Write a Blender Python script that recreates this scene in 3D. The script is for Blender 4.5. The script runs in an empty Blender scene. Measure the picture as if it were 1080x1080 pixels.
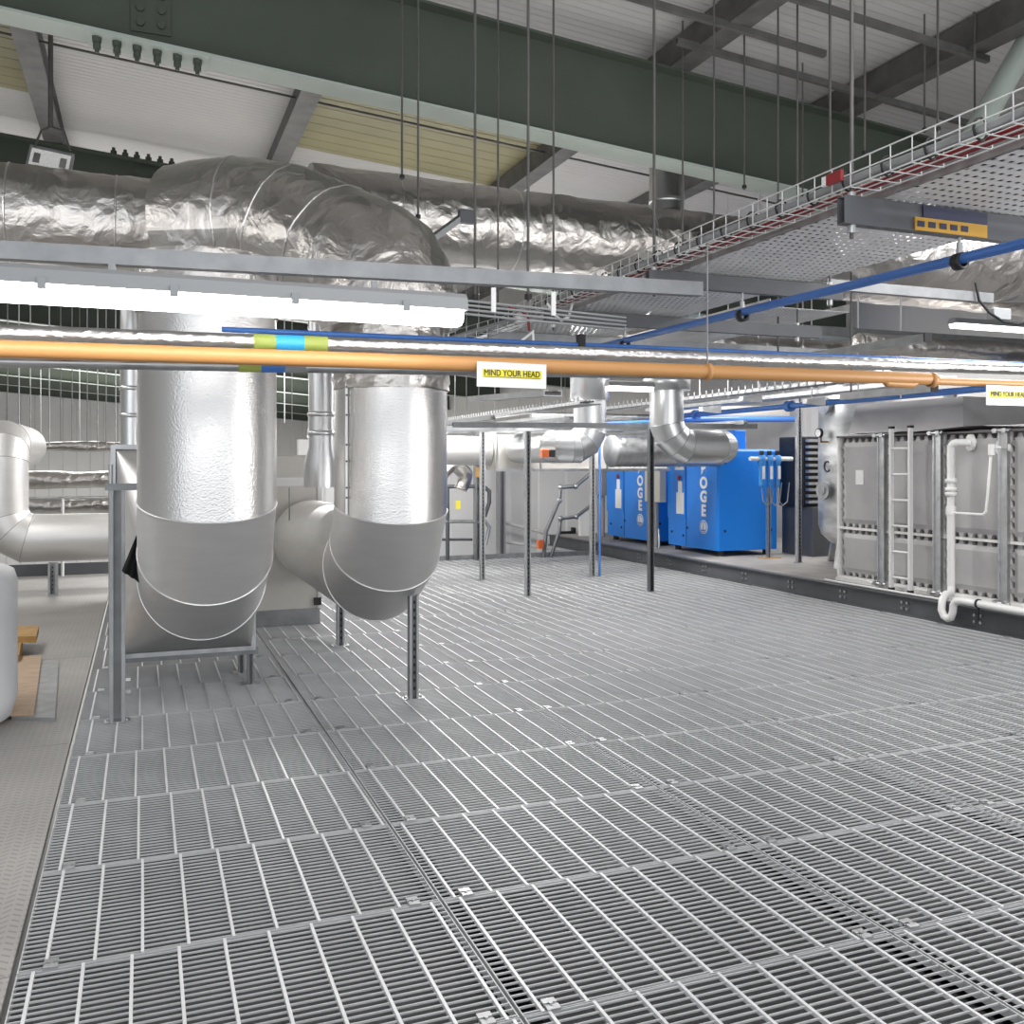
import bpy, math, random
from mathutils import Vector, Matrix
random.seed(7)
SC = bpy.context.scene
COL = SC.collection
PI = math.pi
TH = math.atan(0.390)

# ---------------- camera, world, light, exposure ----------------
cam = bpy.data.cameras.new('camera')
camo = bpy.data.objects.new('camera', cam); COL.objects.link(camo)
camo.location = (0, 0, 1.5)
camo.rotation_euler = (PI/2, 0, -TH)
cam.sensor_width = 36; cam.lens = 1000/1080*36
cam.shift_y = -50/1080
cam.clip_start = 0.05; cam.clip_end = 200
SC.camera = camo
SC.view_settings.view_transform = 'Standard'; SC.view_settings.look = 'None'
SC.view_settings.gamma = 1; SC.view_settings.exposure = 0.4
w = bpy.data.worlds.new('world'); SC.world = w; w.use_nodes = True
bg = w.node_tree.nodes['Background']
bg.inputs[0].default_value = (0.93, 0.96, 1.0, 1); bg.inputs[1].default_value = 1.15

def area(name, loc, size, power, rot=(0, 0, 0), col=(1, 0.98, 0.96)):
    l = bpy.data.lights.new(name, 'AREA'); l.shape = 'RECTANGLE'; l.size = size[0]; l.size_y = size[1]
    l.energy = power; l.color = col
    o = bpy.data.objects.new(name, l); COL.objects.link(o); o.location = loc; o.rotation_euler = rot
    return o
# soft area lamps added under the roof, standing in for the hall's battens
area('hall_fill_light', (2.4, 1.2, 4.2), (5.0, 0.5), 75)
area('hall_fill_light', (5.6, 4.8, 3.3), (1.0, 3.0), 85)
area('hall_fill_light', (4.8, 10.6, 3.3), (2.5, 1.2), 270)
area('hall_fill_light', (9.2, 10.5, 3.1), (0.8, 5.0), 110)
area('hall_fill_light', (2.6, 12.9, 3.3), (3.0, 0.8), 200)
area('hall_fill_light', (-2.2, 8.0, 3.6), (0.8, 6.0), 90)
area('hall_fill_light', (2, 22, 3.6), (10, 4), 500)
area('hall_fill_light', (0, 38, 3.6), (14, 6), 1100)
area('added_uplight', (1.5, 6.2, 3.0), (7, 2), 28, (PI, 0, 0))  # upward lamps added to brighten the roof and rafters, no fittings there
area('added_uplight', (1.0, 14, 2.6), (8, 6), 160, (PI, 0, 0))
area('added_uplight', (0.0, 32, 2.6), (12, 14), 1500, (PI, 0, 0))

l_ = area('hall_fill_light', (5.4, 2.0, 1.7), (1.2, 1.2), 45)  # unseen lamp added low beyond the right edge, brightens the tray's underside
l_.rotation_euler = Vector((-2.4, 2.2, 0.9)).to_track_quat('-Z', 'Y').to_euler()

# ---------------- materials ----------------
def nodes(m): m.use_nodes = True; return m.node_tree.nodes, m.node_tree.links
def mat(name, col, rough=0.5, metal=0.0, var=0.0, vscale=5.0, bump=0.0, bscale=30.0, stretch=(1, 1, 1), emit=None, estr=0.0, bdist=0.01, rvar=0.0):
    m = bpy.data.materials.new(name); n, l = nodes(m); b = n['Principled BSDF']
    b.inputs['Base Color'].default_value = (*col, 1); b.inputs['Roughness'].default_value = rough; b.inputs['Metallic'].default_value = metal
    if emit: b.inputs['Emission Color'].default_value = (*emit, 1); b.inputs['Emission Strength'].default_value = estr
    if var or bump or rvar:
        tc = n.new('ShaderNodeTexCoord'); mp = n.new('ShaderNodeMapping'); mp.inputs['Scale'].default_value = stretch
        l.new(tc.outputs['Object'], mp.inputs[0])
    if var or rvar:
        t = n.new('ShaderNodeTexNoise'); t.inputs['Scale'].default_value = vscale; t.inputs['Detail'].default_value = 6
        l.new(mp.outputs[0], t.inputs['Vector'])
    if var:
        r = n.new('ShaderNodeMapRange'); r.inputs[1].default_value = 0.3; r.inputs[2].default_value = 0.7
        r.inputs[3].default_value = 1-var; r.inputs[4].default_value = 1+var
        l.new(t.outputs[0], r.inputs[0])
        x = n.new('ShaderNodeVectorMath'); x.operation = 'SCALE'; x.inputs[0].default_value = col
        l.new(r.outputs[0], x.inputs['Scale']); l.new(x.outputs[0], b.inputs['Base Color'])
    if rvar:
        r = n.new('ShaderNodeMapRange'); r.inputs[1].default_value = 0.3; r.inputs[2].default_value = 0.7
        r.inputs[3].default_value = max(0.02, rough-rvar); r.inputs[4].default_value = rough+rvar
        l.new(t.outputs[0], r.inputs[0]); l.new(r.outputs[0], b.inputs['Roughness'])
    if bump:
        t2 = n.new('ShaderNodeTexNoise'); t2.inputs['Scale'].default_value = bscale; t2.inputs['Detail'].default_value = 3
        l.new(mp.outputs[0], t2.inputs['Vector'])
        bm = n.new('ShaderNodeBump'); bm.inputs['Strength'].default_value = bump; bm.inputs['Distance'].default_value = bdist
        l.new(t2.outputs[0], bm.inputs['Height']); l.new(bm.outputs[0], b.inputs['Normal'])
    return m

def foil_mat(name, col, rough, scale, strength):
    m = mat(name, col, rough, 1.0); n, l = nodes(m); b = n['Principled BSDF']
    tc = n.new('ShaderNodeTexCoord')
    ns = n.new('ShaderNodeTexNoise'); ns.inputs['Scale'].default_value = 2.5; ns.inputs['Detail'].default_value = 2
    l.new(tc.outputs['Object'], ns.inputs['Vector'])
    mx = n.new('ShaderNodeVectorMath'); mx.operation = 'SCALE'; mx.inputs['Scale'].default_value = 0.35
    l.new(ns.outputs['Color'], mx.inputs[0])
    ad = n.new('ShaderNodeVectorMath'); ad.operation = 'ADD'; l.new(tc.outputs['Object'], ad.inputs[0]); l.new(mx.outputs[0], ad.inputs[1])
    v = n.new('ShaderNodeTexVoronoi'); v.inputs['Scale'].default_value = scale; v.feature = 'F1'
    l.new(ad.outputs[0], v.inputs['Vector'])
    n2 = n.new('ShaderNodeTexNoise'); n2.inputs['Scale'].default_value = scale*1.6; n2.inputs['Detail'].default_value = 5
    l.new(ad.outputs[0], n2.inputs['Vector'])
    sm = n.new('ShaderNodeMath'); sm.operation = 'ADD'; l.new(v.outputs['Distance'], sm.inputs[0]); l.new(n2.outputs[0], sm.inputs[1])
    bm = n.new('ShaderNodeBump'); bm.inputs['Strength'].default_value = strength; bm.inputs['Distance'].default_value = 0.03
    l.new(sm.outputs[0], bm.inputs['Height']); l.new(bm.outputs[0], b.inputs['Normal'])
    return m

M = {}
M['galv'] = mat('galvanised steel', (0.56, 0.57, 0.58), 0.38, 1.0, 0.12, 14, rvar=0.1)
M['galv_dull'] = mat('dull galvanised steel', (0.40, 0.41, 0.42), 0.55, 0.7, 0.15, 10)
M['strut'] = mat('galvanised strut steel', (0.27, 0.28, 0.29), 0.5, 0.7, 0.12, 12)
M['grate'] = mat('dull galvanised grating bars', (0.56, 0.57, 0.58), 0.45, 0.2, 0.1, 3)
M['rod'] = mat('bright galvanised cross rods', (0.80, 0.81, 0.82), 0.4, 0.2, 0.05, 3)
M['post'] = mat('galvanised post steel', (0.40, 0.41, 0.42), 0.5, 0.6, 0.12, 8)
M['duct'] = mat('smooth aluminium cladding', (0.82, 0.81, 0.80), 0.46, 0.85, 0.03, 3, bump=0.12, bscale=60, bdist=0.003, stretch=(1, 1, 6))
M['duct_stucco'] = mat('embossed aluminium cladding', (0.74, 0.73, 0.72), 0.26, 1.0, bump=0.55, bscale=95, bdist=0.005)
M['duct_bright'] = mat('bright spiral duct steel', (0.76, 0.77, 0.78), 0.3, 1.0, 0.03, 3)
M['seam'] = mat('bright duct seam', (0.85, 0.85, 0.85), 0.35, 0.8)
M['foil'] = foil_mat('crumpled foil insulation', (0.60, 0.575, 0.55), 0.33, 7.5, 0.5)
M['foil_pipe'] = foil_mat('foil pipe lagging', (0.80, 0.79, 0.78), 0.3, 30, 0.16)
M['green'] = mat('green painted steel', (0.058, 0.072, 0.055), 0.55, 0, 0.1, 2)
M['green_lit'] = mat('green steel with light painted in', (0.37, 0.42, 0.38), 0.5, 0, 0.06, 3)  # paler than the web: light on the undersides put into the colour
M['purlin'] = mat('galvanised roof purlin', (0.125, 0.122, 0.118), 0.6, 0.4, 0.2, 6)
M['orange'] = mat('orange painted pipe', (0.56, 0.28, 0.10), 0.42)
M['blue_pipe'] = mat('blue painted pipe', (0.07, 0.20, 0.58), 0.22)
M['blue_front'] = mat('bright blue cabinet paint', (0.006, 0.21, 0.76), 0.38)
M['blue_filter'] = mat('light blue filter housing', (0.06, 0.30, 0.75), 0.35)
M['black'] = mat('black plastic', (0.015, 0.015, 0.017), 0.5)
M['cloth'] = mat('black cloth', (0.01, 0.01, 0.012), 0.9)
M['white'] = mat('white plastic', (0.85, 0.85, 0.84), 0.4)
M['white_metal'] = mat('white painted metal', (0.75, 0.75, 0.75), 0.4)
M['grey_paint'] = mat('dark grey painted steel', (0.085, 0.09, 0.10), 0.5, 0, 0.12, 4)
M['grey_mid'] = mat('mid grey painted metal', (0.30, 0.31, 0.32), 0.5)
M['beige'] = mat('cream sheet metal panel', (0.60, 0.58, 0.54), 0.45, 0, 0.04, 3)
M['grp'] = mat('grey moulded tank panel', (0.43, 0.42, 0.425), 0.5, 0, 0.12, 2.2)
M['grp_edge'] = mat('pale tank panel flange', (0.80, 0.79, 0.77), 0.55)
M['grp_dark'] = mat('dark tank flange recess', (0.14, 0.13, 0.13), 0.7)
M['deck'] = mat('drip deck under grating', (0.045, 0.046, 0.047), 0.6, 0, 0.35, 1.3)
M['plinth_top'] = mat('grey plinth deck', (0.36, 0.34, 0.32), 0.7, 0, 0.15, 3)
M['concrete'] = mat('hall floor concrete', (0.35, 0.35, 0.34), 0.8, 0, 0.15, 1)
M['rust'] = mat('orange actuator plastic', (0.75, 0.17, 0.05), 0.5)
M['red'] = mat('red cable sheath', (0.28, 0.02, 0.025), 0.45)
M['yellow'] = mat('yellow label', (0.80, 0.70, 0.05), 0.5)
M['amber'] = mat('amber printed band', (0.55, 0.30, 0.03), 0.5)
M['navy'] = mat('dark navy print', (0.02, 0.025, 0.06), 0.5)
M['cyan'] = mat('cyan pipe band', (0.05, 0.45, 0.85), 0.4)
M['lime'] = mat('green pipe band', (0.38, 0.45, 0.10), 0.5)
M['sign'] = mat('laminated white sign', (0.80, 0.80, 0.80), 0.3)
M['ply'] = mat('plywood', (0.50, 0.37, 0.26), 0.65, 0, 0.2, 6, stretch=(1, 8, 1))
M['timber'] = mat('yellow timber', (0.45, 0.26, 0.08), 0.6, 0, 0.2, 8)
M['vessel'] = mat('mottled galvanised vessel', (0.60, 0.61, 0.61), 0.42, 0.7, 0.28, 3.2, stretch=(1, 1, 2.5), rvar=0.12)
M['lamp'] = mat('lit lamp diffuser', (1, 1, 1), 0.4, emit=(1, 0.99, 0.97), estr=11)
M['lamp_far'] = mat('lit far lamp diffuser', (1, 1, 1), 0.4, emit=(1, 0.99, 0.97), estr=2.5)
M['flood'] = mat('floodlight glass', (0.75, 0.75, 0.72), 0.3, 0.0, 0.15, 60, emit=(1, 1, 0.98), estr=0.15)
M['brass'] = mat('brass', (0.6, 0.4, 0.15), 0.3, 1)
M['vinyl'] = mat('foam wrapped white drum', (0.72, 0.73, 0.75), 0.5, 0, 0.04, 3)

def ribbed(name, col, axis, period, depth, var=0.06, rough=0.5, dark=0.86):
    """profiled sheet: narrow grooves repeating along one object axis"""
    m = mat(name, col, rough); n, l = nodes(m); b = n['Principled BSDF']
    tc = n.new('ShaderNodeTexCoord'); sp = n.new('ShaderNodeSeparateXYZ'); l.new(tc.outputs['Object'], sp.inputs[0])
    d = n.new('ShaderNodeMath'); d.operation = 'DIVIDE'; d.inputs[1].default_value = period; l.new(sp.outputs[axis], d.inputs[0])
    f = n.new('ShaderNodeMath'); f.operation = 'FRACT'; l.new(d.outputs[0], f.inputs[0])
    r = n.new('ShaderNodeValToRGB'); r.color_ramp.elements[0].position = 0.08; r.color_ramp.elements[1].position = 0.16
    r.color_ramp.elements[0].color = (0, 0, 0, 1); r.color_ramp.elements[1].color = (1, 1, 1, 1)
    l.new(f.outputs[0], r.inputs[0])
    bm = n.new('ShaderNodeBump'); bm.inputs['Distance'].default_value = depth; bm.inputs['Strength'].default_value = 1
    l.new(r.outputs[0], bm.inputs['Height']); l.new(bm.outputs[0], b.inputs['Normal'])
    t = n.new('ShaderNodeTexNoise'); t.inputs['Scale'].default_value = 1.2; l.new(tc.outputs['Object'], t.inputs['Vector'])
    mr = n.new('ShaderNodeMapRange'); mr.inputs[3].default_value = 1-var; mr.inputs[4].default_value = 1+var; l.new(t.outputs[0], mr.inputs[0])
    x = n.new('ShaderNodeVectorMath'); x.operation = 'SCALE'; x.inputs[0].default_value = col; l.new(mr.outputs[0], x.inputs['Scale'])
    l.new(x.outputs[0], b.inputs['Base Color'])
    return m
M['roof'] = ribbed('white profiled roof sheet', (0.46, 0.45, 0.44), 1, 0.09, 0.02)
M['rooflight'] = ribbed('translucent olive rooflight sheet', (0.24, 0.22, 0.12), 1, 0.25, 0.02, 0.3)
M['cladding'] = ribbed('white wall cladding', (0.74, 0.74, 0.74), 0, 0.6, 0.03)
M['cladding_r'] = ribbed('grey wall cladding', (0.55, 0.54, 0.53), 1, 1.1, 0.03)

def checker_plate():
    m = mat('checker plate', (0.40, 0.385, 0.37), 0.5, 0.15, 0.12, 1.5); n, l = nodes(m); b = n['Principled BSDF']
    tc = n.new('ShaderNodeTexCoord'); sp = n.new('ShaderNodeSeparateXYZ'); l.new(tc.outputs['Object'], sp.inputs[0])
    def mth(op, a, bb=None):
        q = n.new('ShaderNodeMath'); q.operation = op
        for i, v in enumerate((a, bb)):
            if v is None: continue
            if isinstance(v, (int, float)): q.inputs[i].default_value = v
            else: l.new(v, q.inputs[i])
        return q.outputs[0]
    X, Y = sp.outputs[0], sp.outputs[1]
    cell = mth('FLOOR', mth('DIVIDE', X, 0.035)); par = mth('SUBTRACT', mth('MULTIPLY', mth('MODULO', mth('ABSOLUTE', cell), 2), 2), 1)
    fx = mth('SUBTRACT', mth('FRACT', mth('DIVIDE', X, 0.035)), 0.5)
    yy = mth('ADD', mth('DIVIDE', Y, 0.04), mth('MULTIPLY', mth('MULTIPLY', fx, par), 0.7))
    fy = mth('ABSOLUTE', mth('SUBTRACT', mth('FRACT', yy), 0.5))
    h = mth('MULTIPLY', mth('LESS_THAN', fy, 0.14), mth('LESS_THAN', mth('ABSOLUTE', fx), 0.38))
    bm = n.new('ShaderNodeBump'); bm.inputs['Distance'].default_value = 0.004; bm.inputs['Strength'].default_value = 1.0
    l.new(h, bm.inputs['Height']); l.new(bm.outputs[0], b.inputs['Normal'])
    src = b.inputs['Base Color'].links[0].from_socket
    sc = n.new('ShaderNodeVectorMath'); sc.operation = 'SCALE'; l.new(src, sc.inputs[0])
    l.new(mth('SUBTRACT', 1.0, mth('MULTIPLY', h, 0.28)), sc.inputs['Scale']); l.new(sc.outputs[0], b.inputs['Base Color'])
    return m
M['checker'] = checker_plate()

def perf_mat(name, px, py, lx, ly, col=(0.62, 0.62, 0.63)):
    """sheet with staggered slots cut through it (real holes through the shader's transparency)"""
    m = mat(name, col, 0.45, 0.25, 0.08, 4); n, l = nodes(m); b = n['Principled BSDF']
    tc = n.new('ShaderNodeTexCoord'); sp = n.new('ShaderNodeSeparateXYZ'); l.new(tc.outputs['Object'], sp.inputs[0])
    def mth(op, a, bb=None):
        q = n.new('ShaderNodeMath'); q.operation = op
        for i, v in enumerate((a, bb)):
            if v is None: continue
            if isinstance(v, (int, float)): q.inputs[i].default_value = v
            else: l.new(v, q.inputs[i])
        return q.outputs[0]
    X, Y = sp.outputs[0], sp.outputs[1]
    row = mth('FLOOR', mth('DIVIDE', Y, py)); st = mth('MULTIPLY', mth('MODULO', mth('ABSOLUTE', row), 2), 0.5)
    fx = mth('ABSOLUTE', mth('SUBTRACT', mth('FRACT', mth('ADD', mth('DIVIDE', X, px), st)), 0.5))
    fy = mth('ABSOLUTE', mth('SUBTRACT', mth('FRACT', mth('DIVIDE', Y, py)), 0.5))
    h = mth('MULTIPLY', mth('LESS_THAN', fx, lx/px/2), mth('LESS_THAN', fy, ly/py/2))
    inv = mth('SUBTRACT', 1, h); l.new(inv, b.inputs['Alpha'])
    return m
M['perf'] = perf_mat('perforated tray sheet', 0.040, 0.055, 0.020, 0.021, (0.74, 0.74, 0.75))

# ---------------- geometry helpers ----------------
class MB:
    def __init__(s): s.v = []; s.f = []; s.sm = []
    def add(s, vs, fs, smooth=False):
        o = len(s.v); s.v += [tuple(x) for x in vs]; s.f += [tuple(i+o for i in f) for f in fs]; s.sm += [smooth]*len(fs); return s
    def box(s, x0, x1, y0, y1, z0, z1, mtx=None):
        vs = [Vector(p) for p in ((x0,y0,z0),(x1,y0,z0),(x1,y1,z0),(x0,y1,z0),(x0,y0,z1),(x1,y0,z1),(x1,y1,z1),(x0,y1,z1))]
        if mtx: vs = [mtx @ p for p in vs]
        return s.add(vs, [(0,3,2,1),(4,5,6,7),(0,1,5,4),(1,2,6,5),(2,3,7,6),(3,0,4,7)])
    def bbox(s, x0, x1, y0, y1, z0, z1, b=0.01):
        """box with chamfered vertical edges and chamfered top"""
        pts = [(x0+b,y0),(x1-b,y0),(x1,y0+b),(x1,y1-b),(x1-b,y1),(x0+b,y1),(x0,y1-b),(x0,y0+b)]
        cx, cy = (x0+x1)/2, (y0+y1)/2
        def ins(p, k): return (p[0]+(k if p[0] < cx else -k), p[1]+(k if p[1] < cy else -k))
        r = [[(*p, z0) for p in pts], [(*p, z1-b) for p in pts], [(*ins(p, b*0.8), z1) for p in pts]]
        vs = r[0]+r[1]+r[2]; fs = [tuple(range(7, -1, -1)), tuple(range(16, 24))]
        for k in (0, 1):
            for i in range(8): j = (i+1) % 8; fs.append((k*8+i, k*8+j, k*8+8+j, k*8+8+i))
        return s.add(vs, fs)
    def ring(s, c, n, r, seg=12, up=None):
        n = Vector(n).normalized(); a = up if up else (Vector((0, 0, 1)) if abs(n.z) < 0.9 else Vector((1, 0, 0)))
        u = n.cross(a).normalized(); v = n.cross(u)
        return [Vector(c)+u*r*math.cos(2*PI*i/seg)+v*r*math.sin(2*PI*i/seg) for i in range(seg)]
    def cyl(s, a, b, r, r2=None, seg=12, caps=True):
        a = Vector(a); b = Vector(b); r2 = r if r2 is None else r2
        A = s.ring(a, b-a, r, seg); B = s.ring(b, b-a, r2, seg)
        s.add(A+B, [(i, (i+1) % seg, seg+(i+1) % seg, seg+i) for i in range(seg)], True)
        if caps: s.add(A, [tuple(range(seg-1, -1, -1))]); s.add(B, [tuple(range(seg))])
        return s
    def tube(s, pts, r, seg=8, caps=True, mitre_sharp=False, bulge=None):
        """round tube through points; rings lie in the mitre planes.  mitre_sharp keeps each segment's edge crisp"""
        P = [Vector(p) for p in pts]; nP = len(P)
        D = [(P[i+1]-P[i]).normalized() for i in range(nP-1)]
        a = Vector((0, 0, 1)) if abs(D[0].z) < 0.9 else Vector((1, 0, 0))
        u = D[0].cross(a).normalized(); rings = []
        for i in range(nP):
            d = D[min(i, nP-2)] if i else D[0]; pd = D[max(i-1, 0)]
            if i: u = (u - d*0)  # carry frame
            if i and i < nP-1:
                m = (pd+d).normalized()
            else: m = d if i == 0 else pd
            base = pd
            uu = (u - base*u.dot(base)).normalized(); vv = base.cross(uu)
            rr = r[i] if isinstance(r, (list, tuple)) else r
            ring = []
            for k in range(seg):
                q = uu*math.cos(2*PI*k/seg)*rr + vv*math.sin(2*PI*k/seg)*rr
                den = base.dot(m); t = -q.dot(m)/den if abs(den) > 1e-6 else 0
                ring.append(P[i]+q+base*t)
            rings.append(ring)
            if i and i < nP-1:
                rot = pd.rotation_difference(d); u = rot @ uu
        if mitre_sharp:
            for i in range(nP-1): s.add(rings[i]+rings[i+1], [(k, (k+1) % seg, seg+(k+1) % seg, seg+k) for k in range(seg)], True)
        else:
            vs = [p for rg in rings for p in rg]
            s.add(vs, [(i*seg+k, i*seg+(k+1) % seg, (i+1)*seg+(k+1) % seg, (i+1)*seg+k) for i in range(nP-1) for k in range(seg)], True)
        if caps: s.add(rings[0], [tuple(range(seg-1, -1, -1))]); s.add(rings[-1], [tuple(range(seg))])
        s.rings = rings
        return s
    def loop_tube(s, pts, r, seg=6):
        """closed tube following a ring of points"""
        n = len(pts); c = sum((Vector(p) for p in pts), Vector())/n; rings = []
        for i in range(n):
            p = Vector(pts[i]); t = (Vector(pts[(i+1) % n])-Vector(pts[i-1])).normalized(); o = (p-c); o = (o-t*o.dot(t)).normalized(); w_ = t.cross(o)
            rings.append([p+o*r*math.cos(2*PI*k/seg)+w_*r*math.sin(2*PI*k/seg) for k in range(seg)])
        vs = [q for rg in rings for q in rg]
        return s.add(vs, [(i*seg+k, i*seg+(k+1) % seg, ((i+1) % n)*seg+(k+1) % seg, ((i+1) % n)*seg+k) for i in range(n) for k in range(seg)], True)
    def lathe(s, c, prof, seg=24, axis='z'):
        vs = []
        for (r, h) in prof:
            for k in range(seg):
                a = 2*PI*k/seg
                p = (r*math.cos(a), r*math.sin(a), h)
                if axis == 'x': p = (p[2], p[0], p[1])
                if axis == 'y': p = (p[0], p[2], p[1])
                vs.append((c[0]+p[0], c[1]+p[1], c[2]+p[2]))
        n = len(prof)
        fs = [(i*seg+k, i*seg+(k+1) % seg, (i+1)*seg+(k+1) % seg, (i+1)*seg+k) for i in range(n-1) for k in range(seg)]
        return s.add(vs, fs, True)
    def prism(s, pts, axis, a, b):
        """extrude a 2D outline along axis from a to b"""
        def mk(p, t): return {'x': (t, p[0], p[1]), 'y': (p[0], t, p[1]), 'z': (p[0], p[1], t)}[axis]
        n = len(pts); vs = [mk(p, a) for p in pts]+[mk(p, b) for p in pts]
        return s.add(vs, [tuple(range(n)), tuple(range(2*n-1, n-1, -1))]+[(i, (i+1) % n, n+(i+1) % n, n+i) for i in range(n)])
    def build(s, name, m, parent=None, loc=None, base=None):
        if parent is None and loc is None:
            xs = [p[0] for p in s.v]; ys = [p[1] for p in s.v]; zs = [p[2] for p in s.v]
            loc = ((min(xs)+max(xs))/2, (min(ys)+max(ys))/2, min(zs))
        if parent is not None:
            r = parent
            while r.parent: r = r.parent
            loc = tuple(r.location)
        me = bpy.data.meshes.new(name)
        me.from_pydata([(p[0]-loc[0], p[1]-loc[1], p[2]-loc[2]) for p in s.v], [], s.f)
        me.polygons.foreach_set('use_smooth', s.sm); me.materials.append(m)
        o = bpy.data.objects.new(name, me); COL.objects.link(o)
        if parent is None: o.location = loc
        else: o.parent = parent
        return o

def tag(o, label, cat, group=None):
    o['label'] = label; o['category'] = cat
    if group: o['group'] = group
    return o
def thing(name, loc, label, cat, group=None):
    o = bpy.data.objects.new(name, None); COL.objects.link(o); o.location = loc; o.empty_display_size = 0.1
    return tag(o, label, cat, group)
def structure(o): o['kind'] = 'structure'; return o
def copy_tree(o, loc, label=None, group=None):
    c = o.copy(); COL.objects.link(c); c.location = loc
    if label: c['label'] = label
    if group: c['group'] = group
    for ch in list(o.children):
        d = ch.copy(); COL.objects.link(d); d.parent = c
        for g in list(ch.children):
            e = g.copy(); COL.objects.link(e); e.parent = d
    return c
def text_mesh(name, txt, size, m, parent, mtx, bold=0.0, sx=1.0, align='CENTER', depth=0.001):
    cu = bpy.data.curves.new(name, 'FONT'); cu.body = txt; cu.size = 1.0; cu.align_x = align; cu.align_y = 'CENTER'; cu.extrude = depth/size; cu.offset = bold/size
    t = bpy.data.objects.new(name, cu); COL.objects.link(t)
    dg = bpy.context.evaluated_depsgraph_get(); me = bpy.data.meshes.new_from_object(t.evaluated_get(dg))
    bpy.data.objects.remove(t); me.name = name
    r = parent
    while r.parent: r = r.parent
    off = Matrix.Translation(-Vector(r.location))
    if name == 'lettering':
        n0 = len(me.vertices); base = [v_.co.copy() for v_ in me.vertices]; fs = [tuple(p_.vertices) for p_ in me.polygons]; nv = []; nf = []
        for k_, (ax, ay) in enumerate(((-0.012, 0), (0.012, 0), (0, 0.012), (0, -0.012))):
            nv += [(c_.x+ax, c_.y+ay, c_.z+0.001*k_) for c_ in base]; nf += [tuple(i+n0*k_ for i in f_) for f_ in fs]
        me = bpy.data.meshes.new(name); me.from_pydata(nv, [], nf)
    me.transform(off @ mtx @ Matrix.Diagonal((sx*size, size, size, 1))); me.materials.clear(); me.materials.append(m)
    o = bpy.data.objects.new(name, me); COL.objects.link(o); o.parent = parent
    return o
FACE_Y = Matrix.Rotation(PI/2, 4, 'X')                       # text reads facing -Y
FACE_X = Matrix.Rotation(-PI/2, 4, 'Z') @ Matrix.Rotation(PI/2, 4, 'X')   # text reads facing -X
def ordw(n): return {1:'first',2:'second',3:'third',4:'fourth',5:'fifth',6:'sixth',7:'seventh',8:'eighth',9:'ninth',10:'tenth',11:'eleventh',12:'twelfth',13:'thirteenth',14:'fourteenth',15:'fifteenth',16:'sixteenth',17:'seventeenth',18:'eighteenth'}[n]
CT, ST = math.cos(TH), math.sin(TH)
def on_y(u, v, Y):    # the point at depth Y seen in direction (u, v)
    k = CT-(u-540)/1000*ST; d = Y/k; a = (u-540)/1000*d
    return Vector((a*CT+d*ST, Y, 1.5-(v-490)/1000*d))
def on_x(u, v, X):
    k = ST+(u-540)/1000*CT; d = X/k; a = (u-540)/1000*d
    return Vector((X, -a*ST+d*CT, 1.5-(v-490)/1000*d))
def on_z(u, v, z):
    d = 1000*(1.5-z)/(v-490); a = (u-540)/1000*d
    return Vector((a*CT+d*ST, -a*ST+d*CT, z))
def channel(mb, a, b, w_=0.041, h=0.041):
    """strut channel from a to b (open C section) with slot marks, size w x h; a,b at the section centre"""
    a = Vector(a); b = Vector(b); d = (b-a); L = d.length; d.normalize()
    side = d.cross(Vector((0, 0, 1))) if abs(d.z) < 0.9 else Vector((1, 0, 0)); side.normalize(); up = side.cross(d)
    t = 0.004
    prof = [(-w_/2, -h/2), (w_/2, -h/2), (w_/2, h/2), (w_*0.25, h/2), (w_*0.25, h/2-t), (w_/2-t, h/2-t), (w_/2-t, -h/2+t), (-w_/2+t, -h/2+t), (-w_/2+t, h/2-t), (-w_*0.25, h/2-t), (-w_*0.25, h/2), (-w_/2, h/2)]
    n = len(prof)
    vs = [a+side*p[0]+up*p[1] for p in prof]+[b+side*p[0]+up*p[1] for p in prof]
    mb.add(vs, [tuple(range(n)), tuple(range(2*n-1, n-1, -1))]+[(i, (i+1) % n, n+(i+1) % n, n+i) for i in range(n)])
    return mb

# ================= SETTING =================
YB = 50.0; XL = -9.0; XR = 10.6
structure(MB().box(XL, XR, -3, YB, -4.2, -4.0).build('floor', M['concrete']))
# drip deck below the gratings, cut by narrow drain channels
COLX = [-0.35, 0.96, 2.235, 3.395, 4.62, 5.86, 7.10]
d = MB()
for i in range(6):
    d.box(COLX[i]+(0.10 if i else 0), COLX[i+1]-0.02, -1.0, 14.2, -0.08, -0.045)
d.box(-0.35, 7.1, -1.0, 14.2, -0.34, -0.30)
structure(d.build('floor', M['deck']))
f = MB()
ys = [-1.0, 1.2, 3.12, 5.62, 8.1, 10.6, 14.2]
for a, b in zip(ys[:-1], ys[1:]): f.box(-3.6, -0.362, a+0.003, b-0.003, -0.03, 0.0)
structure(f.build('floor', M['checker']))
def roof_z(X): return 1.5+3.66+0.25-0.083*X
def quad_slab(x0, x1, y0, y1, t=0.05):
    return MB().add([(x0,y0,roof_z(x0)),(x1,y0,roof_z(x1)),(x1,y1,roof_z(x1)),(x0,y1,roof_z(x0)),(x0,y0,roof_z(x0)+t),(x1,y0,roof_z(x1)+t),(x1,y1,roof_z(x1)+t),(x0,y1,roof_z(x0)+t)],
        [(0,3,2,1),(4,5,6,7),(0,1,5,4),(1,2,6,5),(2,3,7,6),(3,0,4,7)])
c = MB()
bands = [(-3, 9.4), (11.4, 22), (24, 36), (38, YB)]
for a, b in bands:
    q = quad_slab(XL, XR, a, b); c.add(q.v, q.f)
for a, b in ((9.4, 11.4), (22, 24), (36, 38)):     # opaque sheets beside the rooflights
    for x0, x1 in ((-0.9, 1.5), (4.2, XR), (XL, -3.4)):
        q = quad_slab(x0, x1, a, b); c.add(q.v, q.f)
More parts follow.
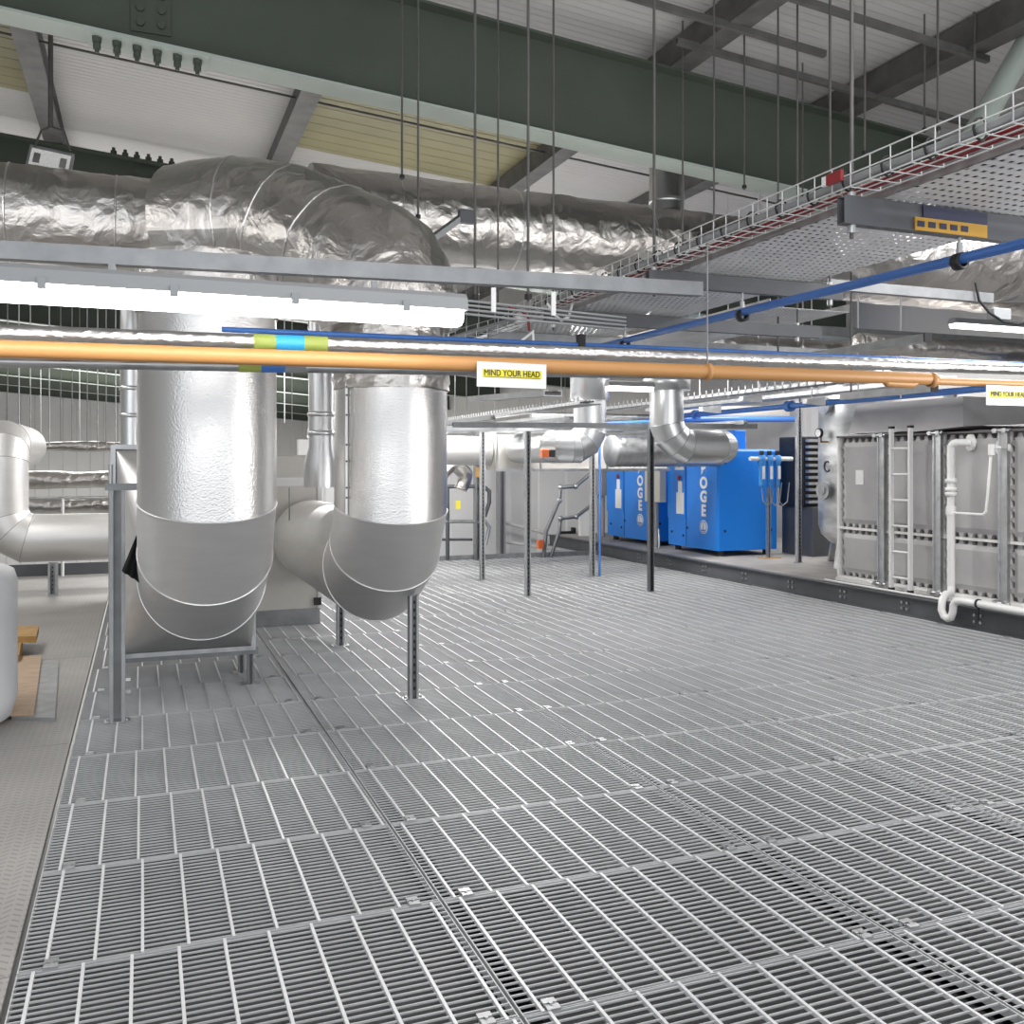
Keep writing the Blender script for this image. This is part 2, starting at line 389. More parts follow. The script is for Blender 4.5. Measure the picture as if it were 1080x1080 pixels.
structure(c.build('ceiling', M['roof'], loc=(0, 0, 0)))
n_ = 0
for (a, b), where in (((9.4, 11.4), 'nearest'), ((22, 24), 'middle'), ((36, 38), 'farthest')):
    for x0, x1, side in ((1.5, 4.2, 'right'), (-3.4, -0.9, 'left')):
        n_ += 1
        o = quad_slab(x0, x1, a, b, 0.03).build('window_%d' % n_, M['rooflight'], loc=(0, 0, 0)); structure(o)
structure(MB().box(XL, XR, YB, YB+0.2, -4, 6.5).build('wall_back', M['cladding'], loc=(0, 0, 0)))
structure(MB().box(XR, XR+0.2, -3, YB, -4, 5.6).build('wall_right', M['cladding_r'], loc=(0, 0, 0)))
structure(MB().box(XL-0.2, XL, -3, YB, -4, 6.5).build('wall_left', M['cladding'], loc=(0, 0, 0)))
# nearer white partition behind the stair head
structure(MB().box(2.6, XR, 17.2, 17.35, -4, 1.95).build('wall_partition', M['cladding'], loc=(0, 0, 0)))
# dark toe board round the platform edge
structure(MB().box(-3.6, 3.1, 14.2, 14.23, -0.2, 0.16).build('trim_1', M['grey_paint']))
structure(MB().box(3.1, 7.1, 14.2, 14.23, -0.2, 0.07).build('trim_2', M['galv_dull']))

# ---- plinth at the right
p = MB().box(7.12, XR, 0.5, 16.2, 0.0, 0.2); structure(p.build('trim_3', M['plinth_top']))
pf = thing('edge_beam', (7.1, 8, 0), 'long dark grey painted edge beam along the front of the raised plinth', 'beam')
b_ = MB().box(7.07, 7.118, 0.5, 16.2, 0.012, 0.185)
b_.box(7.03, 7.118, 0.5, 16.2, 0.0, 0.012); b_.box(7.03, 7.118, 0.5, 16.2, 0.185, 0.197)
b_.build('web', M['grey_paint'], pf)
for (u, v) in ((674, 588), (706, 590), (743, 596), (785, 602), (834, 611), (889, 621), (954, 632), (1031, 646)):
    y = on_x(u, v, 7.06).y; bb = MB()
    for dy in (-0.035, 0.035):
        for dz in (0.07, 0.13): bb.cyl((7.07, y+dy, dz), (7.052, y+dy, dz), 0.014, seg=6)
    bb.build('bolt_cluster', M['galv'], pf)

# ================= GRATING =================
def grating(x0, x1, off):
    W = x1-x0; D = 0.735; m = MB(); t = 0.0044
    n = 24
    for i in range(n):
        y = (i+0.5)*D/n
        m.box(0.004, W-0.004, y-t/2, y+t/2, -0.0065, -0.001)
    x = off; m2 = MB()
    while x < W-0.02:
        m2.box(x-0.0048, x+0.0048, 0, D, -0.012, 0.002); x += 0.1355
    for a in (0, D-0.003): m.box(0, W, a, a+0.003, -0.009, 0.0005)
    for a in (0, W-0.004): m.box(a, a+0.004, 0, D, -0.03, 0.0)
    return m, m2
def seen(X, Y):
    d = X*ST+Y*CT
    if d < 0.3: return False
    a = X*CT-Y*ST; u = 540+1000*a/d; v = 490+1500/d
    return -60 < u < 1140 and v < 1150
clipm = MB()
clipm.box(-0.02, 0.02, -0.028, -0.005, -0.002, 0.005).box(-0.02, 0.02, 0.005, 0.028, -0.002, 0.005).box(-0.02, 0.02, -0.008, 0.008, -0.008, 0.001).cyl((0, 0, 0), (0, 0, 0.008), 0.006, seg=6)
clip_src = None
variants = {}
for ci in range(6):
    for vi, off in enumerate((0.06, 0.095, 0.04)):
        variants[(ci, vi)] = None
for r in range(17):
    y0 = 1.65+0.74*r; cnt = 0
    for ci in range(6):
        x0, x1 = COLX[ci]+0.005, COLX[ci+1]-0.005
        if not any(seen(x, y) for x in (x0, (x0+x1)/2, x1) for y in (y0, y0+0.735)): continue
        vi = (r*2+ci) % 3; key = (ci, vi)
        lab = 'galvanised grating panel, %s row counted from the camera, %s column from the checker plate' % (ordw(r+1), ordw(ci+1))
        if variants[key] is None:
            g1, g2 = grating(x0, x1, (0.06, 0.075, 0.045)[vi])
            o = g1.build('grating_panel', M['grate'], loc=(0, 0, 0)); rd = g2.build('cross_rods', M['rod'], loc=(0, 0, 0)); rd.parent = o; variants[key] = (o, rd)
        else:
            o = variants[key][0].copy(); COL.objects.link(o); rd = variants[key][1].copy(); COL.objects.link(rd); rd.parent = o
        o.location = (x0, y0, 0); tag(o, lab, 'grating', 'steel grating panels of the walkway')
        for k, (cx, cy) in enumerate(((0.09, 0.0), (x1-x0-0.09, 0.0))):
            if clip_src is None: c_ = clipm.build('clip', M['galv'], loc=(0, 0, 0)); clip_src = c_
            else: c_ = clip_src.copy(); COL.objects.link(c_)
            c_.parent = o; c_.location = (cx, cy+0.02, 0.002)

# ================= ROOF STEEL =================
Y1 = 7.0; SP = 5.3
def zb(X): return 1.5+2.865-0.0805*X
def zt(X): return 1.5+3.66-0.083*X
def rafter(Y, label):
    t = thing('rafter', (0, Y, 3.5), label, 'beam', 'green roof rafters')
    X0, X1 = XL+0.02, XR-0.02
    def slab(ya, yb, f0, f1): 
        return MB().add([(X0,ya,f0(X0)),(X1,ya,f0(X1)),(X1,yb,f0(X1)),(X0,yb,f0(X0)),(X0,ya,f1(X0)),(X1,ya,f1(X1)),(X1,yb,f1(X1)),(X0,yb,f1(X0))],
            [(0,3,2,1),(4,5,6,7),(0,1,5,4),(1,2,6,5),(2,3,7,6),(3,0,4,7)])
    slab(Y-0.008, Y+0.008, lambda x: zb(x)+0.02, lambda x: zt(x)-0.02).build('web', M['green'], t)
    slab(Y-0.12, Y+0.12, zb, lambda x: zb(x)+0.02).build('lower_flange', M['green_lit'], t)
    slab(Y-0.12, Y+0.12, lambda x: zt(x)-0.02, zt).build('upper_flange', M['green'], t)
    return t
names = ['nearest green rafter crossing the whole roof above the signs', 'second green rafter, behind the large foil duct', 'third green rafter back from the camera', 'fourth green rafter back from the camera', 'fifth green rafter back from the camera', 'sixth green rafter back from the camera', 'seventh green rafter back from the camera', 'eighth green rafter back from the camera', 'farthest green rafter against the back wall']
for i in range(9):
    t = rafter(Y1+SP*i, names[i])
    if i < 2:
        # bolted splice: cover plate on the web and a row of bolts
        xa, xb = ((on_y(138, 20, Y1).x, on_y(180, 20, Y1).x) if i == 0 else (on_y(138, 190, 12.3).x, on_y(165, 190, 12.3).x))
        zc = on_y(159, 12, Y1).z if i == 0 else on_y(150, 190, 12.3).z
        Y = Y1+SP*i
        pl = MB().box(xa, xb, Y-0.022, Y-0.008, zc-0.16, zc+0.16).build('splice_plate', M['green'], t)
        for sx in (xa+0.06, xb-0.06):
            for sz in (zc-0.1, zc, zc+0.1): MB().cyl((sx, Y-0.022, sz), (sx, Y-0.045, sz), 0.028, seg=6).build('bolt', M['green'], pl)
        for k in range(6):
            if i == 0: q = on_y(102+21.3*k, 50+4.6*k, Y1-0.08); q.z = zb(q.x)
            else: q = on_y(120+12.2*k, 163, Y); q.z = zt(q.x)+0.0
            m_ = MB()
            if i == 0:
                m_.cyl((q.x, Y-0.05, q.z-0.015), (q.x, Y-0.05, q.z-0.05), 0.034, seg=6).cyl((q.x, Y-0.05, q.z-0.05), (q.x, Y-0.05, q.z-0.065), 0.022, seg=8).cyl((q.x, Y-0.05, q.z-0.065), (q.x, Y-0.05, q.z-0.095), 0.028, seg=6).cyl((q.x, Y-0.05, q.z-0.095), (q.x, Y-0.05, q.z-0.12), 0.014, seg=8)
            else:
                m_.cyl((q.x, Y-0.05, q.z), (q.x, Y-0.05, q.z+0.05), 0.04, seg=6).cyl((q.x, Y-0.05, q.z+0.05), (q.x, Y-0.05, q.z+0.09), 0.02, seg=8)
            m_.build('bolt', M['green'], t)
        if i == 0:
            qa = on_y(92, 42, Y1); qb = on_y(220, 70, Y1)
            MB().add([(qa.x,Y-0.12,zb(qa.x)-0.016),(qb.x,Y-0.12,zb(qb.x)-0.016),(qb.x,Y+0.12,zb(qb.x)-0.016),(qa.x,Y+0.12,zb(qa.x)-0.016),(qa.x,Y-0.12,zb(qa.x)),(qb.x,Y-0.12,zb(qb.x)),(qb.x,Y+0.12,zb(qb.x)),(qa.x,Y+0.12,zb(qa.x))],
                [(0,3,2,1),(4,5,6,7),(0,1,5,4),(1,2,6,5),(2,3,7,6),(3,0,4,7)]).build('flange_plate', M['green_lit'], t)
PX = [(-5.9, 'leftmost'), (-3.4, 'second from left'), (-0.96, 'above the floodlight'), (1.50, 'above the hump of the foil duct'), (4.2, 'above the middle of the walkway'), (5.95, 'above the cable basket'), (8.4, 'above the compressors')]
for x, wh in PX:
    z0 = zt(x); W = 0.2; H_ = 0.24; t_ = 0.012
    prof = [(x-W/2, z0), (x+W/2, z0), (x+W/2, z0+0.05), (x+W/2-t_, z0+0.05), (x+W/2-t_, z0+t_), (x-0.06, z0+t_), (x-0.06, z0+H_-t_), (x+W/2, z0+H_-t_), (x+W/2, z0+H_), (x-0.06-t_, z0+H_), (x-0.06-t_, z0+t_), (x-W/2, z0+t_)]
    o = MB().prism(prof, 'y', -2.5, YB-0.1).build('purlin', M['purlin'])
    tag(o, 'grey roof purlin running away from the camera, '+wh, 'purlin', 'roof purlins')
for (Y, wh) in ((9.6, 'behind the nearest green rafter'), (14.5, 'behind the second green rafter')):
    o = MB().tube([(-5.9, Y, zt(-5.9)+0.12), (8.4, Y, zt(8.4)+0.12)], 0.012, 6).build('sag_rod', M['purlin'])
    tag(o, 'thin dark sag rod tying the purlins '+wh, 'rod')
# strut channels under the purlins at the right
for k, (Y, xa, xb, wh) in enumerate(((6.05, 3.2, 5.0, 'ending in mid air above the rafter'), (5.5, 3.7, 6.1, 'running into the round green brace'), (6.45, 3.9, 7.4, 'lowest of the three'))):
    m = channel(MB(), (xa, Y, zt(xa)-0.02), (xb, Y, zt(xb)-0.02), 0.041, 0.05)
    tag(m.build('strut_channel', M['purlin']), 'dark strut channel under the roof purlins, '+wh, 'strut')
a = on_y(1086, 40, 5.2); b = on_y(1012, 170, 5.2)
tag(MB().cyl(b, a, 0.085, seg=20).build('round_brace', M['green_lit']), 'round green diagonal brace at the upper right edge', 'brace')

# ================= DUCTS =================
def elbow_pts(c, r0, r1, R, ax_a, ax_b, n=4):
    """mitre points of a segmented 90 degree elbow starting at angle 0; centre c, from direction ax_a to ax_b"""
    out = []
    for i in range(n):
        ph = (i+0.5)*PI/2/n; k = R/math.cos(PI/4/n)
        out.append(Vector(c)-Vector(ax_a)*k*math.cos(ph)+Vector(ax_b)*k*math.sin(ph))
    return out
# --- duct A: straight leg, mitred elbow turning away, hood, coil box
def big_duct(label, X, Yd, r, ztop, z0, R, yend, seams, material_top, foil_top=None):
    t = thing('clad_duct', (X, Yd, z0-R-r), label, 'duct')
    C = Vector((X, Yd+R, z0))
    ph = [(i+0.5)*PI/6 for i in range(3)]; k = R/math.cos(PI/12)
    pts = [C+Vector((0, -k*math.cos(p_), -k*math.sin(p_))) for p_ in ph]
    # rows: straight leg ends in the first mitre plane
    full = [Vector((X, Yd, ztop))]+pts+[Vector((X, yend, z0-R))]
    tmp = MB().tube(full, r, 64, False, True); rg = tmp.rings
    def seg_mesh(i): return MB().add(rg[i]+rg[i+1], [(q, (q+1) % 64, 64+(q+1) % 64, 64+q) for q in range(64)], True)
    seg_mesh(0).build('straight_leg', material_top, t)
    e = MB()
    for i in (1, 2): 
        s_ = seg_mesh(i); e.add(s_.v, s_.f, True)
    e.build('elbow', M['duct'], t)
    seg_mesh(3).build('horizontal_run', M['duct'], t)
    for i in seams: MB().loop_tube(rg[i], 0.005, 6).build('seam', M['seam'], t)
    return t, rg
XA, YA, RA = 0.335, 5.42, 0.362
tA, rgA = big_duct('wide silver clad duct at left, its elbow turning into a square hood', XA, YA, RA, 2.32, 1.463, 0.618, 6.08, (1, 2, 3), M['duct_stucco'])
XB_, YB_, RB = 1.47, 5.88, 0.355
tB, rgB = big_duct('silver clad duct beside the left one, with crumpled foil at its top', XB_, YB_, RB, 2.00, 1.39, 0.575, 8.9, (1, 2, 3), M['duct_stucco'])
# rivet flange seam on duct B
m = MB()
sx = XB_-RB*math.cos(math.radians(28)); sy = YB_-RB*math.sin(math.radians(28))
m.box(sx-0.012, sx+0.0, sy-0.012, sy+0.01, 1.2, 2.0)
fl = m.build('lagging_seam', M['duct'], tB)
for z in (1.3, 1.36, 1.52, 1.62, 1.8, 1.92, 1.97):
    MB().cyl((sx-0.006, sy-0.011, z), (sx-0.006, sy-0.017, z), 0.006, seg=8).build('rivet', M['black'], fl)
# crumpled foil sleeve above duct B, and duct A foil sleeve
def crumple(rings_fn, nz, seg, amp):
    vs = []; 
    for j in range(nz+1):
        for p, nrm in rings_fn(j/nz):
            k = (random.random()-0.35)*amp
            vs.append(p+nrm*k)
    return MB().add(vs, [(j*seg+i, j*seg+(i+1) % seg, (j+1)*seg+(i+1) % seg, (j+1)*seg+i) for j in range(nz) for i in range(seg)], True)
def cyl_fn(c, r, z0, z1, seg):
    def f_(t):
        for i in range(seg):
            a_ = 2*PI*i/seg; n3 = Vector((math.cos(a_), math.sin(a_), 0)); yield Vector((c[0], c[1], z0+(z1-z0)*t))+n3*r, n3
    return f_
crumple(cyl_fn((XB_, YB_), RB+0.006, 1.965, 2.4, 72), 18, 72, 0.022).build('foil_sleeve', M['foil'], tB)

# foil insulated ducts
def foil_duct(label, pts, r, seg=40, amp=0.018, sub=0.09, bands=()):
    P = [Vector(p) for p in pts]; path = [P[0]]
    for a_, b_2 in zip(P[:-1], P[1:]):
        n = max(1, int((b_2-a_).length/sub))
        for i in range(1, n+1): path.append(a_.lerp(b_2, i/n))
    for _ in range(2):
        path = [path[0]]+[(path[i-1]+path[i]*2+path[i+1])/4 for i in range(1, len(path)-1)]+[path[-1]]
    m_ = MB().tube(path, r, seg, True)
    rnd = random.Random(int(abs(P[0].x*97+P[0].z*31))+len(path))
    nside = len(path)*seg
    for i in range(nside):
        p_ = Vector(m_.v[i]); c_ = path[i//seg]; nn = (p_-c_).normalized()
        wob = 0.5*math.sin(i//seg*0.8+3*math.sin(i % seg*0.4))*amp
        m_.v[i] = tuple(p_+nn*(wob+(rnd.random()-0.5)*amp*0.8))
    t = m_.build('foil_duct', M['foil']); tag(t, label, 'duct')
    for bi in bands:
        j = int(bi*(len(path)-1)); rg_ = [Vector(m_.v[j*seg+k])-Vector(t.location) for k in range(seg)]
        mm = MB().loop_tube(rg_, 0.008, 5); me_o = mm.build('tape_band', M['foil_pipe'], loc=(0, 0, 0)); me_o.parent = t; 
    return t
YM = 8.2
zM = 1.5+2.17
pm = on_y(325, 243, YM)
foil_duct('long foil wrapped overhead duct running right behind the hanging rods', [(pm.x, YM, zM+0.03), (3.0, YM, zM), (9.8, YM, zM-0.05)], 0.37, amp=0.012, bands=(0.09, 0.22, 0.38, 0.55))
foil_duct('foil wrapped overhead duct at the upper left behind the lamp', [(-3.0, YM-0.3, 1.5+1.90), (on_y(214, 240, 7.9).x, YM-0.3, 1.5+1.84)], 0.36, amp=0.012, bands=(0.45, 0.62, 0.84))
foil_duct('humped foil duct bend dropping from the overhead duct to the second clad duct', [on_y(195, 246, 6.9), on_y(215, 243, 6.8), on_y(255, 236, 6.7), on_y(305, 245, 6.5), on_y(350, 268, 6.2), (XB_-0.05, YB_+0.06, 2.72), (XB_, YB_, 2.45), (XB_, YB_, 2.35)], 0.45, amp=0.012, bands=(0.16, 0.4, 0.6))
foil_duct('vertical foil sleeve between the humped bend and the wide clad duct', [(XA, YA, 2.61), (XA, YA, 2.45), (XA, YA, 2.3)], 0.372, amp=0.012)
q = on_y(703, 200, YM)
riser_at = (q.x, YM, 3.98)
foil_duct('foil wrapped duct at the upper right under the tray', [on_y(935, 215, 5.35), on_y(925, 240, 5.35), on_y(945, 262, 5.35), on_y(1000, 268, 5.35), on_y(1250, 285, 5.35)], 0.33, amp=0.01, bands=(0.4, 0.6))
# diagonal strut behind the hump with small junction box
a = on_y(420, 278, 6.4); b = on_y(492, 225, 6.9)
t = thing('diagonal_strut', a, 'pale diagonal strut leaning beside the humped foil duct', 'strut')
channel(MB(), a, b, 0.06, 0.04).build('channel', M['grey_mid'], t)
bq = on_y(494, 228, 6.8); MB().bbox(bq.x-0.07, bq.x+0.05, bq.y, bq.y+0.05, bq.z-0.05, bq.z+0.05, 0.008).build('junction_box', M['grey_paint'], t)

# small risers
def riser(label, X, Y, r, z0, z1, rings=(), taper=None, m=None, foil_from=None):
    t = thing('round_riser', (X, Y, z0), label, 'duct')
    prof = [(r, 0), (r, z1-z0)] if not taper else [(r*taper, 0), (r*taper, 0.18), (r, 0.32), (r, z1-z0)]
    MB().lathe((X, Y, z0), prof, 32).build('pipe', m or M['duct_bright'], t)
    for z in rings: MB().lathe((X, Y, z), [(r, -0.02), (r+0.008, -0.016), (r+0.008, 0.016), (r, 0.02)], 32).build('joint_band', M['duct_bright'], t)
    return t
riser('short round duct rising from the long foil duct behind the green rafter', riser_at[0], YM, 0.17, 4.0, 4.7, (4.1,))
q = on_y(139, 430, 9.4)
riser('slim ribbed riser pipe left of the wide clad duct', q.x, 9.4, 0.1, 1.6, 3.2, (1.95, 2.2, 2.4))
q = on_y(336, 430, 7.6)
riser('narrow white foil riser between the two clad ducts', q.x+0.02, 7.6, 0.1, 1.32, 3.0, (1.75, 1.9), 1.35, M['duct_bright'])

# hood
t = thing('square_hood', (0.29, 6.4, 0.25), 'sheet metal hood widening from the duct elbow to a square flange', 'hood')
hx0, hx1, hz0, hz1, hy0, hy1 = -0.16, 0.69, 0.27, 1.6, 6.06, 6.66
seg = 64; zc = 1.463-0.618
ring = [(XA+RA*math.cos(2*PI*i/seg), hy0, zc+RA*math.sin(2*PI*i/seg)) for i in range(seg)]
corner = []
for i in range(seg):
    a_ = 2*PI*i/seg
    corner.append((hx1 if math.cos(a_) > 0 else hx0, hy1, hz1 if math.sin(a_) > 0 else hz0))
m = MB()
for q in range(4):
    cq = [(hx1, hy1, hz1), (hx0, hy1, hz1), (hx0, hy1, hz0), (hx1, hy1, hz0)][q]
    ids = [ring[(q*16+k) % seg] for k in range(17)]
    m.add(ids+[cq], [(k+1, k, 17) for k in range(16)], False)
    nx = [(hx0, hy1, hz1), (hx0, hy1, hz0), (hx1, hy1, hz0), (hx1, hy1, hz1)][q]
    m.add([ids[16], cq, nx], [(0, 1, 2)])
m.build('transition', M['duct'], t)
fr = MB()
for (x0, x1, z0, z1) in ((hx0-0.03, hx1+0.03, hz0-0.03, hz0), (hx0-0.03, hx1+0.03, hz1, hz1+0.03), (hx0-0.03, hx0, hz0, hz1), (hx1, hx1+0.03, hz0, hz1)): fr.box(x0, x1, hy1-0.02, hy1+0.01, z0, z1)
fr.build('flange', M['galv'], t)
t = thing('coil_box', (0.29, 6.9, 0.0), 'shallow sheet metal coil box on short strut legs behind the square hood', 'air handling box')
MB().bbox(hx0, hx1, 6.68, 7.15, 0.26, 1.6, 0.01).build('casing', M['beige'], t)
fr = MB(); channel(fr, (-0.2, 6.70, 0.225), (0.74, 6.70, 0.225)); channel(fr, (-0.2, 7.1, 0.225), (0.74, 7.1, 0.225)); fr.build('base_rail', M['strut'], t)
for x, y in ((-0.13, 6.73), (0.69, 6.70), (-0.135, 7.11), (0.665, 7.09)):
    l_ = channel(MB(), (x, y, 0.006), (x, y, 0.2)).build('leg', M['strut'], t)
    MB().box(x-0.06, x+0.06, y-0.05, y+0.05, 0, 0.006).build('foot_plate', M['galv'], l_)
for zz in (0.5, 1.1): MB().box(-0.19, -0.162, 6.72, 6.8, zz, zz+0.18).build('access_catch', M['black'], t)
pp = MB().tube([(-0.19, 6.62, 0.3), (-0.19, 6.62, 1.5)], 0.012, 8); pp.build('drain_pipe', M['galv'], t)

# black cloth hanging on the hood side
m = MB(); vs = []
nz, nx = 10, 9
for j in range(nz+1):
    for i in range(nx+1):
        tz = j/nz; wd = 0.02+0.075*tz
        x = -0.012-wd+wd*i/nx*1.0; y = 5.72+0.02*math.sin(i*1.9+tz*2)*(0.4+tz)
        z = 1.10-0.23*tz+0.035*tz*(i/nx-0.5)*-2
        vs.append((x, y, z))
m.add(vs, [(j*(nx+1)+i, j*(nx+1)+i+1, (j+1)*(nx+1)+i+1, (j+1)*(nx+1)+i) for j in range(nz) for i in range(nx)], True)
v2 = [(a_, b_2+0.006, c_) for a_, b_2, c_ in vs]; m.add(v2, [(j*(nx+1)+i, (j+1)*(nx+1)+i, (j+1)*(nx+1)+i+1, j*(nx+1)+i+1) for j in range(nz) for i in range(nx)], True)
tag(m.build('hanging_cloth', M['cloth']), 'black cloth hanging beside the elbow of the wide left duct', 'cloth')

# tall strut post at left with arm
def post(X, Y, z1, label, w_=0.041, m=None, group=None, plate=True, slots=True, z0=0.0):
    t = thing('strut_post', (X, Y, z0), label, 'post', group)
    channel(MB(), (X, Y, z0+0.006), (X, Y, z1), w_, w_).build('upright', m or M['post'], t)
    if plate:
        bp = MB().box(X-0.07, X+0.07, Y-0.04, Y+0.04, z0, z0+0.006).build('base_plate', M['galv'], t)
        for dx in (-0.05, 0.05): MB().cyl((X+dx, Y, z0+0.006), (X+dx, Y, z0+0.018), 0.01, seg=6).build('bolt', M['galv'], bp)
    if slots:
        s_ = MB(); z = z0+0.06
        while z < z1-0.03: s_.box(X-0.006, X+0.006, Y-w_/2-0.0012, Y-w_/2+0.001, z, z+0.02); z += 0.05
        s_.build('slot_row', M['black'], t)
    return t
t = post(-0.135, 6.0, 1.35, 'tall strut post at left in front of the coil box', 0.085, slots=False)
channel(MB(), (-0.2, 5.98, 1.37), (-0.0, 5.98, 1.37), 0.06, 0.04).build('arm', M['strut'], t)
post(1.62, 5.90, 0.66, 'short strut leg in front under the second clad duct', 0.06)
post(1.53, 7.84, 0.46, 'short strut leg farther back under the second clad duct', 0.06)
# overhead lining of walkway frames
post(4.09, 10.0, 1.88, 'slender strut post in mid walkway below the sign, nearer of its pair', 0.06)
post(4.11, 11.6, 1.92, 'slender strut post in mid walkway, the farther one at left', 0.06)
post(5.59, 9.83, 2.0, 'dark perforated strut post in front of the compressors', 0.06, M['grey_paint'])
post(5.62, 11.45, 2.0, 'perforated strut post beside the thin blue pipe', 0.06)
post(8.12, 10.35, 2.45, 'tall pale perforated strut post in front of the finned cooler', 0.06, M['galv'], z0=0.2)
tag(MB().tube([(5.73, 11.45, 0.0), (5.73, 11.45, 1.99)], 0.016, 10).build('vertical_pipe', M['blue_pipe']), 'thin vertical blue pipe beside a strut post', 'pipe')
t = post(4.92, 14.1, 2.0, 'pair of heavy grey strut posts at the stair head', 0.11, M['strut'], slots=False)
MB().box(4.87, 4.97, 14.03, 14.045, 1.30, 1.46).build('tag_plate', M['timber'], t)
post(6.25, 16.6, 2.05, 'bluish column by the partition beyond the stair', 0.14, M['grey_mid'], slots=False, z0=-4.0)

# ================= TOP OF WALKWAY FRAMES =================
t = thing('support_frame', (4.9, 10.8, 1.9), 'low grey strut frame carried on the walkway posts', 'frame')
for (a_, b_2) in (((3.2, 10.0, 1.94), (7.2, 10.0, 1.98)), ((3.2, 11.6, 1.96), (7.2, 11.6, 2.0)), ((3.4, 13.2, 1.98), (7.0, 13.2, 2.0))):
    channel(MB(), a_, b_2, 0.05, 0.06).build('rail', M['strut'], t)
for x in (3.6, 4.55, 6.9): channel(MB(), (x, 9.8, 2.02), (x, 13.4, 2.04), 0.05, 0.05).build('cross_rail', M['strut'], t)

def cable_ladder(label, X, z, y0, y1, w_=0.2, step=0.12, hgt=0.06, tilt=0.0):
    t = thing('cable_ladder', (X, y0, z), label, 'cable ladder')
    for dx in (-w_/2, w_/2): MB().box(X+dx-0.004, X+dx+0.004, y0, y1, z, z+hgt*0.45).build('side_rail', M['galv'], t)
    m_ = MB(); y = y0+0.03
    while y < y1: m_.box(X-w_/2, X+w_/2, y, y+0.02, z, z+0.012).box(X-w_/2-0.004, X-w_/2+0.004, y, y+0.02, z, z+hgt); y += step
    m_.build('rung_row', M['galv_dull'], t)
    c_ = MB()
    for i in range(3): c_.tube([(X-0.05+0.04*i, y0, z+0.03), (X-0.05+0.04*i, y1, z+0.03)], 0.012, 6)
    c_.build('cable_run', M['grey_paint'], t)
    return t
cable_ladder('cable ladder hanging above the compressors', 6.8, 2.35, 7.2, 13.6, 0.25, 0.14, 0.09)
cable_ladder('cable ladder hanging above the walkway posts', 4.3, 2.12, 8.8, 14.0, 0.25, 0.10, 0.07)
def tray(label, X0, X1, z, y0, y1, lip=0.05):
    t = thing('perforated_tray', ((X0+X1)/2, y0, z), label, 'cable tray')
    MB().box(X0, X1, y0, y1, z, z+0.002).build('tray_bed', M['perf'], t)
    for x in (X0, X1-0.002): MB().box(x, x+0.002, y0, y1, z, z+lip).build('side_lip', M['galv'], t)
    return t
tray('perforated tray hanging over the farther walkway, left of the blue pipes', 7.3, 7.6, 2.32, 7.5, 13.0)
tray('small perforated tray above the walkway posts', 5.0, 5.5, 2.10, 11.0, 13.5)

# ================= BIG TRAY, BASKET, HANGERS AT UPPER RIGHT =================
XT0, XT1, ZT = 2.60, 3.42, 2.505
tray('wide perforated tray overhead at the right, seen from below', XT0, XT1, ZT, 0.6, 7.6, 0.06)
tray('second wide perforated tray farther right overhead', 4.15, 4.85, 2.62, 5.6, 10.1, 0.06)
def hanger(label, Y, xa, xb, z, hh=0.07, rods=(), rod_top=None, mtl=None, group='trapeze hangers'):
    t = thing('trapeze_hanger', ((xa+xb)/2, Y, z-hh/2), label, 'hanger', group)
    channel(MB(), (xa, Y, z), (xb, Y, z), 0.041, hh).build('crossbar', mtl or M['grey_paint'], t)
    for x in rods:
        r_ = MB().cyl((x, Y, z-hh/2-0.05), (x, Y, roof_z(x)-0.01), 0.0075, seg=8).build('rod', M['purlin'], t)
        MB().cyl((x, Y, z-hh/2-0.03), (x, Y, z-hh/2), 0.016, seg=6).build('nut', M['galv'], r_)
        MB().cyl((x, Y, z+hh/2), (x, Y, z+hh/2+0.018), 0.016, seg=6).build('nut', M['galv'], r_)
    return t
h1 = hanger('trapeze hanger with a printed yellow band under the wide tray', 2.84, 2.42, 3.75, ZT-0.058, 0.105, (2.47, 3.6))
x0 = on_y(966, 215, 2.81).x; x1 = on_y(1042, 222, 2.81).x
MB().box(x0, x1, 2.813, 2.819, ZT-0.108, ZT-0.058).build('printed_band', M['amber'], h1)
MB().box(x0+0.04, x1, 2.813, 2.819, ZT-0.058, ZT-0.01).build('printed_band', M['navy'], h1)
for k in range(5):
    MB().box(x0+0.01+k*0.055, x0+0.045+k*0.055, 2.811, 2.8135, ZT-0.094, ZT-0.072).build('print_mark', M['navy'], h1)
hanger('dark trapeze hanger under the tray, second from the camera', 4.29, 2.42, 3.65, ZT-0.045, 0.08, (2.46, 3.58))
hanger('dark trapeze hanger under the tray, third from the camera', 5.62, 2.42, 4.6, ZT-0.045, 0.085, (2.48, 4.4))
hanger('farthest trapeze hanger under the wide tray', 6.7, 2.42, 5.6, ZT-0.045, 0.085, (2.5, 5.3), mtl=M['strut'])

# wire basket with cables
t = thing('wire_basket', (2.5, 1.5, 2.54), 'white wire basket carrying red and grey cables along the tray edge', 'cable basket')
y0, y1 = 0.7, 6.3; xw0, xw1, z0 = 2.43, 2.57, 2.525
for nm, (x, z) in enumerate(((xw0, z0+0.09), (xw0, z0+0.045), (xw0, z0), (xw0+0.07, z0), (xw1, z0), (xw1, z0+0.045))):
    MB().tube([(x, y0, z), (x, y1, z)], 0.0028, 6).build('long_wire', M['white_metal'], t)
m = MB(); y = y0
while y < y1:
    m.tube([(xw0, y, z0+0.092), (xw0, y, z0-0.002), (xw1, y, z0-0.002), (xw1, y, z0+0.05)], 0.0024, 5); y += 0.1
m.build('cross_wire', M['white_metal'], t)['kind'] = 'stuff'
MB().tube([(xw0+0.03, y0+i*0.25, z0+0.03+0.004*math.sin(i*1.7)) for i in range(23)], 0.017, 10).build('grey_conduit', M['galv_dull'], t)
